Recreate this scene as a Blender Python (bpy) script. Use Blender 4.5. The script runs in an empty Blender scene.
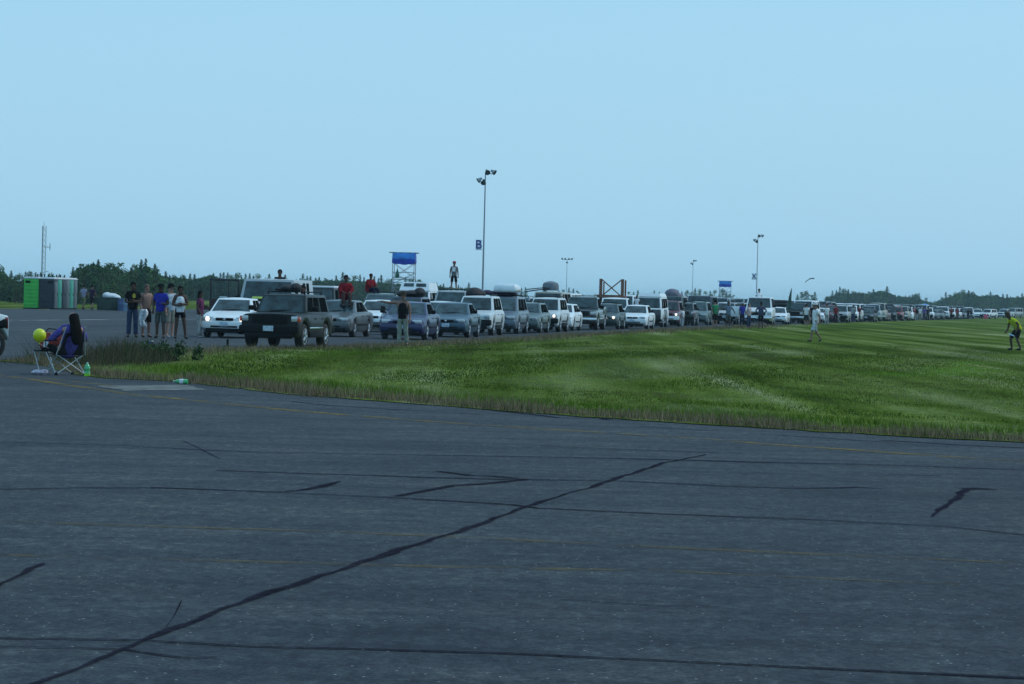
import bpy, bmesh, math, random
import numpy as np
from mathutils import Vector, Matrix
random.seed(7); RNG = np.random.default_rng(7)
SC = bpy.context.scene; COL = SC.collection
R = math.radians
# ------------------------------------------------------------------ camera
F, CX, CY, H = 3200.0, 512.0, 342.0, 1.7
PITCH, ROLL = math.atan(44.7/F), math.atan(0.025)
fw = Vector((0, math.cos(PITCH), -math.sin(PITCH))); up = Vector((0, math.sin(PITCH), math.cos(PITCH)))
RT = math.cos(ROLL)*Vector((1,0,0)) + math.sin(ROLL)*up
UP = -math.sin(ROLL)*Vector((1,0,0)) + math.cos(ROLL)*up
cam = bpy.data.cameras.new('camera'); co = bpy.data.objects.new('camera', cam); COL.objects.link(co)
co.location = (0,0,H); cam.lens = F/1024*36; cam.sensor_width = 36; cam.clip_start = .5; cam.clip_end = 20000
co.rotation_euler = (Matrix((RT, UP, -fw)).transposed()).to_euler()
SC.camera = co
def ray(px, py): return RT*((px-CX)/F) + UP*((CY-py)/F) + fw
def G(px, py, z=0.0):
    d = ray(px, py); t = (z-H)/d.z; return Vector((d.x*t, d.y*t, z))
def W(px, py, Z):
    d = ray(px, py); t = Z/d.y; return Vector((d.x*t, Z, H+d.z*t))
def at(px, Z, z=0.0):                    # ground point seen in column px at distance Z
    lo, hi = 200.0, 900.0
    for _ in range(40):
        m = (lo+hi)/2; p = W(px, m, Z)
        if p.z > z: lo = m
        else: hi = m
    return W(px, lo, Z).xy.to_3d() + Vector((0,0,z))
# ------------------------------------------------------------------ materials
def new_mat(name):
    m = bpy.data.materials.new(name); m.use_nodes = True; nt = m.node_tree
    return m, nt, nt.nodes['Principled BSDF']
MC = {}
def mat(name, c, rough=.5, metal=0, coat=0, var=.12, scale=3.0, emit=0, bump=0, alpha=1, spec=.5):
    if name in MC: return MC[name]
    m, nt, b = new_mat(name); N = nt.nodes; L = nt.links
    tc = N.new('ShaderNodeTexCoord'); no = N.new('ShaderNodeTexNoise'); no.inputs['Scale'].default_value = scale; no.inputs['Detail'].default_value = 4
    L.new(tc.outputs['Object'], no.inputs['Vector'])
    r = N.new('ShaderNodeValToRGB'); r.color_ramp.elements[0].position = .3; r.color_ramp.elements[1].position = .7
    r.color_ramp.elements[0].color = (*[max(0,x*(1-var)) for x in c],1); r.color_ramp.elements[1].color = (*[min(1,x*(1+var)) for x in c],1)
    L.new(no.outputs['Fac'], r.inputs['Fac']); L.new(r.outputs['Color'], b.inputs['Base Color'])
    b.inputs['Roughness'].default_value = rough; b.inputs['Metallic'].default_value = metal
    b.inputs['Specular IOR Level'].default_value = spec
    b.inputs['Coat Weight'].default_value = coat; b.inputs['Coat Roughness'].default_value = .06
    if emit:
        b.inputs['Emission Color'].default_value = (*c,1); b.inputs['Emission Strength'].default_value = emit
    if bump:
        bp = N.new('ShaderNodeBump'); bp.inputs['Strength'].default_value = bump; bp.inputs['Distance'].default_value = .02
        L.new(no.outputs['Fac'], bp.inputs['Height']); L.new(bp.outputs['Normal'], b.inputs['Normal'])
    MC[name] = m; return m
def paint(name, c, rough=.4): return mat('paint_'+name, c, rough, coat=.3, var=.06, scale=1.2)
# ------------------------------------------------------------------ geometry
class MB:
    def __init__(s): s.v, s.f, s.m = [], [], []
    def add(s, vs, fs, mi=0):
        o = len(s.v); s.v += [tuple(v) for v in vs]; s.f += [tuple(i+o for i in f) for f in fs]; s.m += [mi]*len(fs); return s
    def box(s, c, d, bev=0, rot=None, mi=0, seg=2, taper=None):
        bm = bmesh.new(); bmesh.ops.create_cube(bm, size=1)
        for v in bm.verts:
            if taper and v.co.z > 0: v.co.x *= taper[0]; v.co.y *= taper[1]
            v.co = Vector((v.co.x*d[0], v.co.y*d[1], v.co.z*d[2]))
        if bev: bmesh.ops.bevel(bm, geom=bm.edges[:], offset=min(bev, min(d)*.45), segments=seg, affect='EDGES', profile=.5)
        bm.verts.index_update()
        vs = [(rot @ v.co if rot else v.co) + Vector(c) for v in bm.verts]
        s.add(vs, [[v.index for v in f.verts] for f in bm.faces], mi); bm.free(); return s
    def tube(s, p, q, r, r2=None, n=8, mi=0, cap=True):
        p, q = Vector(p), Vector(q); r2 = r if r2 is None else r2
        d = (q-p).normalized(); a = d.orthogonal().normalized(); b = d.cross(a)
        ring = lambda c, rr: [c + rr*(math.cos(2*math.pi*i/n)*a + math.sin(2*math.pi*i/n)*b) for i in range(n)]
        fs = [(i, (i+1)%n, n+(i+1)%n, n+i) for i in range(n)]
        if cap: fs += [tuple(range(n))[::-1], tuple(range(n, 2*n))]
        return s.add(ring(p, r)+ring(q, r2), fs, mi)
    def path(s, pts, r, n=6, mi=0):
        for a, b in zip(pts, pts[1:]): s.tube(a, b, r, n=n, mi=mi)
        return s
    def lathe(s, prof, c=(0,0,0), M=None, n=16, mi=0):
        vs, fs = [], []
        for r, z in prof:
            for i in range(n):
                t = 2*math.pi*i/n; p = Vector((r*math.cos(t), r*math.sin(t), z)); vs.append((M @ p if M else p) + Vector(c))
        for k in range(len(prof)-1):
            for i in range(n): fs.append((k*n+i, k*n+(i+1)%n, (k+1)*n+(i+1)%n, (k+1)*n+i))
        if prof[0][0] > 1e-6: fs.append(tuple(range(n))[::-1])
        if prof[-1][0] > 1e-6: fs.append(tuple((len(prof)-1)*n+i for i in range(n)))
        return s.add(vs, fs, mi)
    def ball(s, c, r, n=10, m=7, mi=0):
        r = (r, r, r) if not hasattr(r, '__len__') else r
        vs = [Vector(c)+Vector((0,0,-r[2]))]; fs = []
        for j in range(1, m):
            a = -math.pi/2 + math.pi*j/m
            for i in range(n):
                t = 2*math.pi*i/n; vs.append(Vector(c)+Vector((r[0]*math.cos(a)*math.cos(t), r[1]*math.cos(a)*math.sin(t), r[2]*math.sin(a))))
        vs.append(Vector(c)+Vector((0,0,r[2])))
        for i in range(n): fs.append((0, 1+(i+1)%n, 1+i))
        for j in range(m-2):
            for i in range(n): a = 1+j*n; fs.append((a+i, a+(i+1)%n, a+n+(i+1)%n, a+n+i))
        a = 1+(m-2)*n
        for i in range(n): fs.append((a+i, a+(i+1)%n, len(vs)-1))
        return s.add(vs, fs, mi)
    def mesh(s, name, mats, sharp=32, smooth=True):
        me = bpy.data.meshes.new(name); me.from_pydata([tuple(v) for v in s.v], [], s.f)
        for m in (mats if isinstance(mats, (list, tuple)) else [mats]): me.materials.append(m)
        me.polygons.foreach_set('material_index', s.m)
        if smooth:
            me.shade_smooth(); me.set_sharp_from_angle(angle=R(sharp))
        me.update(); return me
    def obj(s, name, mats, parent=None, **k): return link(name, s.mesh(name, mats, **k), parent)
def link(name, data, parent=None):
    o = bpy.data.objects.new(name, data); COL.objects.link(o)
    if parent is not None: o.parent = parent
    return o
def tag(o, label=None, cat=None, group=None, kind=None):
    if label: o['label'] = label
    if cat: o['category'] = cat
    if group: o['group'] = group
    if kind: o['kind'] = kind
    return o
def thing(name, label, cat, loc=(0,0,0), rz=0, group=None):
    o = link(name, None); o.location = loc; o.rotation_euler = (0,0,rz); o.empty_display_size = .3
    return tag(o, label, cat, group)
def retint(o, m, slot=0):
    o.material_slots[slot].link = 'OBJECT'; o.material_slots[slot].material = m
# ------------------------------------------------------------------ common materials
BLACK = mat('black_plastic', (.006,.007,.008), .7, spec=.15)
RUBBER = mat('tyre_rubber', (.012,.012,.013), .85)
RIM = mat('alloy_rim', (.45,.47,.5), .35, metal=.7)
GLASS = mat('painted_reflection_glass', (.024,.042,.048), .06, var=.95, scale=2.6, spec=.5)  # opaque dark panes; blotchy base colour paints in dashboard reflections
SGLASS = mat('cabin_shade_window', (.006,.009,.010), .9, var=.5, spec=0)  # matte near-black pane, the dim cabin behind an open window painted in
CLEAR, _nt, _b = new_mat('clear_pane'); _b.inputs['Alpha'].default_value = .22; _b.inputs['Roughness'].default_value = .05; _b.inputs['Base Color'].default_value = (.05,.08,.09,1)
CHROME = mat('chrome_trim', (.6,.62,.65), .2, metal=1)
LENS = mat('headlight_lens', (.5,.53,.55), .12, metal=.35, coat=1)
LIT = mat('lit_headlight', (1,.80,.66), .2, emit=1.5)
AMBER = mat('amber_lens', (.6,.06,.03), .2, coat=1)
TAIL = mat('red_tail_lens', (.3,.01,.01), .2, coat=1)
PLATE = mat('number_plate', (.45,.55,.65), .5, var=.3, scale=14)
PAINT0 = paint('white', (.72,.76,.78))
SKIN = {'pale': mat('skin_pale', (.36,.2,.15), .6), 'tan': mat('skin_tan', (.22,.115,.085), .6), 'dark': mat('skin_dark', (.085,.046,.034), .6, spec=.2)}
VEIL, EXPOSURE, HAZE = (3.5,7.05,9.9), 0.0, .00014
# ------------------------------------------------------------------ vehicles
def interp(pts, y): return float(np.interp(y, [p[0] for p in pts], [p[1] for p in pts]))
def car_body(p):
    L2, w2 = p['L']/2, p['W']/2; R_a = p['wr']+.07; axles = p['axles']; mb = MB()
    ys = set([-L2, -L2+.05, -L2+.16, -L2+.35, L2-.35, L2-.14, L2-.04, L2]) | {y for y, _ in p['top'] if abs(y) <= L2}
    for a in axles:
        for k in range(9): ys.add(round(a + R_a*math.cos(math.pi*k/8), 4))
    for k in range(12): ys.add(round(-L2 + p['L']*k/11, 4))
    ys = sorted(ys); ys = [y for i, y in enumerate(ys) if i == 0 or y-ys[i-1] > .012]
    rings = []
    for y in ys:
        zt = interp(p['top'], y); zb = p['gc']
        e = max(0, (-L2+.35-y)/.35) if y < 0 else max(0, (y-(L2-.3))/.3)
        zb += .10*e*e
        for a in axles:
            if abs(y-a) < R_a: zb = max(zb, p['wr'] + math.sqrt(max(0, R_a**2-(y-a)**2)))
        zb = min(zb, zt-.06)
        hw = w2*(1-p.get('nose',.12)*e**2.2); h = zt-zb; sh = min(.16, h*.3)
        half = [(0,zb),(hw*.90,zb),(hw*.965,zb+h*.10),(hw,zb+h*.5),(hw*.992,zt-sh),(hw*.955,zt-sh*.25),(hw*.86,zt),(hw*.45,zt+.018),(0,zt+.024)]
        ring = [(x,y,z) for x, z in half] + [(-x,y,z) for x, z in half[-2:0:-1]]
        rings.append(ring)
    n = len(rings[0]); vs = [v for r in rings for v in r]; fs = []
    for k in range(len(rings)-1):
        for i in range(n): fs.append((k*n+i, k*n+(i+1)%n, (k+1)*n+(i+1)%n, (k+1)*n+i))
    fs.append(tuple(range(n))[::-1]); fs.append(tuple((len(rings)-1)*n+i for i in range(n)))
    return mb.add(vs, fs)
def gh_corners(p):
    b, r = p['ghb'], p['ghr']; z0, z1 = p['belt'], p['H']
    zb = [interp(p['top'], b[0])-.03, z0]
    f = lambda w, y, z: (Vector((-w,y,z)), Vector((w,y,z)))
    return f(p['wb'],b[0],zb[0]), f(p['wb'],b[1],z0-.03), f(p['wr_'],r[0],z1-.03), f(p['wr_'],r[1],z1-.02)
def greenhouse(p):
    (a,b),(c,d),(e,f),(g,h) = gh_corners(p)
    bm = bmesh.new(); v = [bm.verts.new(x) for x in (a,b,d,c,e,f,h,g)]
    for q in ((0,1,2,3),(4,7,6,5),(0,4,5,1),(1,5,6,2),(2,6,7,3),(3,7,4,0)): bm.faces.new([v[i] for i in q])
    bmesh.ops.recalc_face_normals(bm, faces=bm.faces[:])
    ed = [x for x in bm.edges if not all(w in v[:4] for w in x.verts)]
    bmesh.ops.bevel(bm, geom=ed, offset=.06, segments=2, affect='EDGES', profile=.6); bm.verts.index_update()
    mb = MB().add([w.co for w in bm.verts], [[w.index for w in q.verts] for q in bm.faces]); bm.free()
    wr = p['wr_']-.08; y0, y1 = p['ghr'][0]+.12, p['ghr'][1]-.1            # crowned roof skin
    vs, fs = [], []
    for j in range(5):
        for i in range(7):
            u, t = i/6*2-1, j/4; vs.append((u*wr, y0+(y1-y0)*t, p['H']-.028+.035*(1-u*u)*(1-abs(2*t-1)**3)))
    for j in range(4):
        for i in range(6): fs.append((j*7+i, j*7+i+1, j*7+i+8, j*7+i+7))
    mb.add(vs, fs); return mb
def panel(mb, q, u0, u1, v0, v1, off, mi=0):
    p00, p10, p11, p01 = q
    P = lambda u, v: (p00*(1-u)+p10*u)*(1-v) + (p01*(1-u)+p11*u)*v
    n = (p10-p00).cross(p01-p00).normalized()*off
    mb.add([P(u0,v0)+n, P(u1,v0)+n, P(u1,v1)+n, P(u0,v1)+n], [(0,1,2,3)], mi)
def car_parts(p):
    """list of (name, MB, material key, [sub parts])"""
    L2, w2 = p['L']/2, p['W']/2; out = []
    body = car_body(p); g = greenhouse(p); body.add(g.v, g.f)
    if p.get('bed'):
        y0, y1 = p['bed']; t = interp(p['top'], y1-.1)
        for sx in (-1,1): body.box((sx*(w2-.07), (y0+y1)/2, t+.17), (.11, y1-y0, .4), .03)
        body.box((0, y1-.05, t+.17), (p['W']-.16, .07, .4), .02)
    out.append(('body', body, 'PAINT', []))
    (a,b),(c,d),(e,f),(g_,h) = gh_corners(p)
    m = MB(); panel(m, (a,b,f,e), .055,.945, p.get('wv0',.1),.90,.007); out.append(('windscreen', m, 'GLASS', []))
    ws = MB(); zc = interp(p['top'], p['ghb'][0])
    m = MB(); panel(m, (d,c,g_,h), .1,.9,.15,.88,.007); out.append(('rear_window', m, 'GLASS', []))
    for s in (1,-1):
        q = (b,d,h,f) if s == 1 else (a,c,g_,e)
        for u0, u1 in p['win']:
            m = MB(); panel(m, q, u0, u1, .13, .87, .007*s); out.append(('side_window', m, 'SGLASS', []))
    # wheels
    Ry = Matrix.Rotation(R(90), 3, 'Y')
    for s in (1,-1):
        for ya in p['axles']:
            r, w = p['wr'], p['ww']; x = s*(w2-w/2-.015); t = MB()
            t.lathe([(r*.62,-w/2),(r*.9,-w/2),(r,-w*.36),(r,w*.36),(r*.9,w/2),(r*.62,w/2)], (x,ya,r), Ry, 20)
            k = MB(); M = Ry if s == 1 else Matrix.Rotation(R(-90), 3, 'Y')
            k.lathe([(r*.53,w/2-.045),(r*.58,w/2+.002),(r*.655,w/2+.004),(r*.66,w/2-.01)], (x,ya,r), M, 20)
            k.lathe([(0,w/2-.005),(r*.13,w/2-.01),(r*.15,w/2-.04)], (x,ya,r), M, 12); t.lathe([(0,w/2-.075),(r*.6,w/2-.075),(r*.61,w/2-.08)], (x,ya,r), M, 16)
            for i in range(5):
                an = 2*math.pi*i/5; dv = Vector((0, math.cos(an), math.sin(an)))
                c0 = Vector((x+s*(w/2-.02), ya, r)); k.tube(c0+dv*r*.1, c0+dv*r*.58, .05, .042, n=6)
            out.append(('wheel', t, 'RUBBER', [('rim', k, 'RIM')]))
    # front
    nw = w2*(1-p.get('nose',.12)); fy = -L2
    bz, bh, bp, bk = p['bump']
    m = MB().box((0, fy+.10-bp, bz), (2*nw+.10, .30, bh), .055); out.append(('front_bumper', m, bk, [('number_plate', MB().box((p.get('plx',0), fy-.062-bp, bz+.03), (.31,.012,.155), .004), 'PLATE')] if p.get('plate',1) else []))
    m = MB().box((0, L2-.10+bp, bz+.03), (2*nw+.06, .30, bh), .055)
    out.append(('rear_bumper', m, bk, [('number_plate', MB().box((0, L2+.057+bp, bz+.03), (.31,.012,.155), .004), 'PLATE')]))
    gw, gz, gh = p['grille']; m = MB().box((0, fy+.0, gz), (gw, .05, gh), .012)
    for i in range(p.get('bars', 3)): m.box((0, fy-.026, gz-gh/2+gh*(i+.5)/p.get('bars',3)), (gw*.96,.012,gh*.1))
    sub = [('emblem', MB().lathe([(.001,.0),(.05,.004),(.05,.012),(.001,.016)], (0,fy-.03,gz+.0), Matrix.Rotation(R(90),3,'X'), 12), 'CHROME')] if p.get('emb') else []
    out.append(('grille', m, p.get('gk','BLACK'), sub))
    m = MB().box((0, fy+.02-bp*.9, bz-bh*.5-.06), (2*nw*.84, .16, .16), .03).box((0, fy-.052-bp, bz-bh*.22), (2*nw*.62, .012, bh*.24), .004); out.append(('air_intake', m, 'BLACK', []))
    hw_, hh, hz = p['hl']
    for s in (1,-1):
        x = s*(nw-hw_/2-.01)
        m = MB().box((x, fy+.035, hz), (hw_, .10, hh), .03, rot=Matrix.Rotation(-s*p.get('hrot',.18),3,'Z'))
        sub = [('turn_signal', MB().box((s*(nw+.015), fy+.07, hz-.01), (.10,.14,hh*.9), .02), 'AMBER')] if p.get('amber') else []
        out.append(('headlight', m, 'LENS', sub))
        out.append(('tail_light', MB().box((s*(nw-.1), L2-.01, p['belt']-.2), (.2,.08,.26), .02), 'TAIL', []))
        my = p['ghb'][0]+.35; mz = interp(p['top'], p['ghb'][0])+.13
        m = MB().box((s*(w2+.09), my, mz), (.2,.11,.15), .04).tube((s*(w2-.06), my+.02, mz-.07), (s*(w2+.04), my, mz-.02), .03)
        out.append(('wing_mirror', m, p.get('mk','BLACK'), []))
        m = MB()
        hz2 = p['belt']-.15
        for u in p['win'][:2]:
            yy = p['ghb'][0] + (p['ghb'][1]-p['ghb'][0])*u[1]; m.box((s*(w2+.005), yy-.12, hz2), (.03,.16,.03), .008)
        out.append(('door_handle', m, 'BLACK', []))
        y0, y1 = p['axles'][0]+p['wr']+.12, p['axles'][1]-p['wr']-.12
        m = MB().box((s*(w2+.002), (y0+y1)/2, p['gc']+.28), (.03, y1-y0, .06), .01); out.append(('side_trim', m, p.get('tk','BLACK'), []))
    m = MB()
    for s in (-1,1): m.tube((s*.1-.25, p['ghb'][0]+.02, zc+.045), (s*.1+.3, p['ghb'][0]+.10, zc+.10), .012, n=5)
    out.append(('wiper', m, 'BLACK', []))
    if p.get('rack'):
        m = MB(); zr = p['H']+.06; y0, y1 = p['ghr'][0]+.25, p['ghr'][1]-.15; wx = p['wr_']-.1
        for s in (-1,1):
            m.tube((s*wx,y0,zr),(s*wx,y1,zr),.02)
            for yy in (y0,y1): m.tube((s*wx,yy,zr),(s*wx,yy,zr-.09),.02)
        for yy in (y0+.3,y1-.3): m.tube((-wx,yy,zr),(wx,yy,zr),.018)
        out.append(('roof_rack', m, 'BLACK', []))
    if p.get('cladding'):
        for s in (-1,1):
            y0, y1 = p['axles'][0]+p['wr']+.08, p['axles'][1]-p['wr']-.08
            out.append(('rocker_cladding', MB().box((s*(w2-.03),(y0+y1)/2,p['gc']+.1),(.1,y1-y0,.2),.03), 'BLACK', []))
    if p.get('hitop'):
        m = MB(); z0 = p['H']-.02; y0, y1 = p['ghr'][0]-.05, p['ghr'][1]; w = p['wr_']
        t = p['hitop']; v = [(-w,y0,z0),(w,y0,z0),(w,y1,z0),(-w,y1,z0),(-w+.12,y0+.75*t,z0+t),(w-.12,y0+.75*t,z0+t),(w-.1,y1-.1,z0+t),(-w+.1,y1-.1,z0+t)]
        m.add(v, [(0,1,5,4),(1,2,6,5),(2,3,7,6),(3,0,4,7),(4,5,6,7)]); sub = []
        if t > .4:
            q = tuple(Vector(x) for x in (v[0],v[1],v[5],v[4]))
            for u0, u1 in ((.1,.46),(.54,.9)):
                k = MB(); panel(k, q, u0, u1, .45, .85, .008); sub.append(('roof_window', k, 'GLASS'))
        out.append(('high_top', m, 'WHITE', sub))
    if p.get('lower'):                       # two tone lower panel: wraps the nose and flanks just proud of the paint
        m = MB(); z0, z1 = p['gc']+.12, p['lower']
        m.box((0, fy-.004, (z0+z1)/2), (2*nw-.06, .03, z1-z0), .01); out.append(('nose_panel', m, 'LOWER', []))
        for s in (-1,1):
            y0, y1 = p['axles'][0]+p['wr']+.1, p['axles'][1]-p['wr']-.1
            out.append(('lower_panel', MB().box((s*(w2-.012),(y0+y1)/2,(z0+z1)/2),(.04,y1-y0,z1-z0),.01), 'LOWER', []))
    return out
T = {}
T['sedan'] = dict(L=4.55,W=1.74,H=1.42,gc=.2,wr=.31,ww=.2,axles=(-1.38,1.28),belt=.96,top=[(-2.3,.66),(-2.15,.74),(-1.0,.93),(1.55,.98),(2.2,.95),(2.3,.88)],
    ghb=(-1.08,1.72),ghr=(-.28,1.0),wb=.78,wr_=.60,win=((.14,.43),(.47,.72),(.75,.86)),bump=(.46,.26,.05,'PAINT'),grille=(.62,.66,.10),hl=(.36,.14,.67),emb=1)
T['hatch'] = dict(T['sedan'], L=4.05, axles=(-1.25,1.2), top=[(-2.03,.68),(-1.9,.76),(-.95,.96),(1.7,.99),(2.03,.9)], ghb=(-1.02,1.93), ghr=(-.28,1.45), win=((.12,.42),(.46,.68),(.72,.85)))
T['wagon'] = dict(T['sedan'], L=4.6, H=1.46, ghb=(-1.08,2.2), ghr=(-.3,1.85), win=((.11,.34),(.37,.6),(.63,.9)), rack=1, top=[(-2.3,.68),(-2.15,.77),(-1.0,.95),(2.2,.99),(2.3,.9)], hl=(.34,.16,.68))
T['suv'] = dict(L=4.4,W=1.78,H=1.72,gc=.27,wr=.35,ww=.22,axles=(-1.35,1.27),belt=1.06,top=[(-2.2,.82),(-2.1,.92),(-1.1,1.06),(2.1,1.08),(2.2,.98)],
    ghb=(-1.15,2.15),ghr=(-.45,1.9),wb=.80,wr_=.65,win=((.10,.34),(.37,.62),(.66,.9)),bump=(.56,.26,.05,'BLACK'),grille=(.75,.80,.14),hl=(.33,.18,.80),rack=1,cladding=1,nose=.09,emb=1)
T['jeep'] = dict(L=4.25,W=1.78,H=1.62,gc=.33,wr=.37,ww=.24,axles=(-1.32,1.25),belt=1.04,top=[(-2.12,1.0),(-1.0,1.05),(2.0,1.05),(2.12,1.0)],
    ghb=(-.92,2.05),ghr=(-.5,1.9),wb=.78,wr_=.66,win=((.07,.3),(.33,.58),(.62,.93)),bump=(.56,.24,.10,'BLACK'),grille=(1.06,.86,.26),bars=1,hl=(.2,.17,.88),hrot=.0,amber=1,rack=1,nose=.04,cladding=1,tk='CHROME')
T['minivan'] = dict(L=4.75,W=1.86,H=1.72,gc=.22,wr=.33,ww=.21,axles=(-1.5,1.4),belt=1.06,top=[(-2.38,.72),(-2.25,.82),(-1.5,1.04),(2.2,1.08),(2.38,1.0)],
    ghb=(-1.58,2.32),ghr=(-.62,2.12),wb=.84,wr_=.68,win=((.12,.36),(.4,.66),(.7,.92)),bump=(.5,.28,.05,'PAINT'),grille=(.8,.74,.09),hl=(.38,.15,.75),rack=1,emb=1)
T['fullsuv'] = dict(L=5.3,W=2.0,H=1.92,gc=.33,wr=.39,ww=.25,axles=(-1.75,1.6),belt=1.2,top=[(-2.65,1.08),(-2.55,1.14),(-1.2,1.2),(2.6,1.22),(2.65,1.15)],
    ghb=(-1.25,2.6),ghr=(-.75,2.45),wb=.90,wr_=.76,win=((.08,.28),(.31,.53),(.57,.92)),bump=(.58,.22,.10,'CHROME'),grille=(1.1,.9,.24),bars=3,hl=(.3,.2,.92),hrot=.05,rack=1,nose=.05,tk='CHROME')
T['pickup'] = dict(T['fullsuv'], H=1.82, L=5.3, ghb=(-1.15,.62), ghr=(-.6,.5), win=((.12,.52),(.56,.92)), rack=0, top=[(-2.65,1.02),(-2.55,1.08),(-1.1,1.14),(.66,1.16),(.72,.9),(2.6,.9),(2.65,.86)], belt=1.14, bed=(.75,2.64))
T['bigvan'] = dict(L=5.6,W=2.3,H=2.17,gc=.33,wr=.38,ww=.25,axles=(-1.9,1.6),belt=1.25,top=[(-2.8,1.02),(-2.7,1.1),(-2.0,1.27),(2.7,1.27),(2.8,1.2)],
    ghb=(-2.0,2.74),ghr=(-1.55,2.68),wb=1.08,wr_=.98,win=((.05,.2),(.45,.58),(.64,.78)),bump=(.55,.2,.08,'CHROME'),grille=(1.0,.85,.22),hl=(.3,.2,.88),hrot=.05,nose=.07,wv0=.06)
T['van'] = dict(T['bigvan'], W=2.02, H=2.08, wb=.94, wr_=.82, win=((.05,.2),(.26,.6),(.64,.92)))
T['bus'] = dict(L=4.5,W=1.84,H=1.96,gc=.28,wr=.33,ww=.2,axles=(-1.25,1.15),belt=1.2,top=[(-2.25,1.12),(-2.2,1.16),(2.2,1.2),(2.25,1.1)],
    ghb=(-2.18,2.2),ghr=(-1.72,2.1),wb=.87,wr_=.75,win=((.07,.26),(.3,.6),(.64,.93)),bump=(.44,.18,.05,'BLACK'),grille=(1.3,.78,.1),gk='LOWER',hl=(.2,.2,.8),hrot=0,nose=.07,lower=1.14,hitop=.22,emb=1)
T['camper'] = dict(T['van'], H=1.95, hitop=.5, W=2.1, wb=.98, wr_=.9)
KEY = dict(SGLASS=SGLASS, PAINT=PAINT0, GLASS=GLASS, RUBBER=RUBBER, RIM=RIM, BLACK=BLACK, CHROME=CHROME, LENS=LENS, AMBER=AMBER, TAIL=TAIL, PLATE=PLATE, WHITE=PAINT0, LOWER=mat('navy_lower_panel', (.012,.014,.028), .35, coat=.6))
PROTO, LITE = {}, {}
def proto(t):
    if t not in PROTO:
        PROTO[t] = [(n, mb.mesh(n, KEY[k]), k, [(sn, sm.mesh(sn, KEY[sk]), sk) for sn, sm, sk in sub]) for n, mb, k, sub in car_parts(T[t])]
    return PROTO[t]
def lite(t):
    if t not in LITE:
        keys, m = ['PAINT'], MB()
        for n, mb, k, sub in car_parts(T[t]):
            for nn, b, kk in [(n, mb, k)] + list(sub):
                if kk not in keys: keys.append(kk)
                m.add(b.v, b.f, keys.index(kk))
        LITE[t] = m.mesh('parked_'+t, [KEY[k] for k in keys])
    return LITE[t]
KIND = dict(sedan='sedan', hatch='hatchback', wagon='station_wagon', suv='suv', jeep='jeep_style_suv', minivan='minivan', fullsuv='large_suv', pickup='pickup_truck', bigvan='step_van', van='passenger_van', bus='microbus', camper='camper_van')
CATS = dict(sedan='car', hatch='car', wagon='car', suv='SUV', jeep='SUV', minivan='minivan', fullsuv='SUV', pickup='pickup truck', bigvan='van', van='van', bus='van', camper='camper van')
QUEUE = 'vehicles queued on the runway'
ZROAD = .02
CARS = {}
def car(t, px, Z, pt, label, lit='', dh=0.0, group=QUEUE, over=None, X=None, scale=1, heading=8.5, key=None):
    """front bumper centre stands in column px at distance Z; tail points down the queue"""
    p = T[t]; g = at(px, Z) if X is None else Vector((X, Z, 0)); h = R(heading+dh)
    d = Vector((math.sin(h), math.cos(h), 0)); c = g + d*p['L']/2*scale
    o = thing(KIND[t], label, CATS[t], (c.x, c.y, ZROAD), -h, group); o.scale = (scale,)*3
    over = over or {}; nh = 0
    for n, me, k, sub in proto(t):
        m = link(n, me, o); kk = over.get(n, k)
        if n == 'headlight':
            if (nh == 0 and 'R' in lit) or (nh == 1 and 'L' in lit):
                s = 1 if nh == 0 else -1; hw_, hh, hz = p['hl']; xx = s*(p['W']/2*(1-p.get('nose',.12))-hw_*.45)
                MB().lathe([(0,0),(.075,0),(.08,.012),(.055,.034),(0,.04)], (xx,-p['L']/2-.012,hz), Matrix.Rotation(R(90),3,'X'), 12).obj('lamp', LIT, m)
            nh += 1
        if kk == 'PAINT': retint(m, pt)
        elif kk == 'LITM': retint(m, LIT)
        elif kk != k: retint(m, kk if not isinstance(kk, str) else KEY[kk])
        for sn, sm, sk in sub:
            s = link(sn, sm, m)
            if sk == 'PAINT': retint(s, pt)
    if key: CARS[key] = o
    return o
def top(key):                                # roof height and frame of a placed car
    return CARS[key]
def tiny(t, X, Z, pt, label, dh=0.0, group='cars far down the queue'):
    p = T[t]; h = R(10+dh); d = Vector((math.sin(h), math.cos(h), 0))
    o = link(KIND[t], lite(t)); o.location = (X+d.x*p['L']/2, Z+d.y*p['L']/2, ZROAD); o.rotation_euler = (0,0,-h)
    retint(o, pt); return tag(o, label, CATS[t], group)
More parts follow.
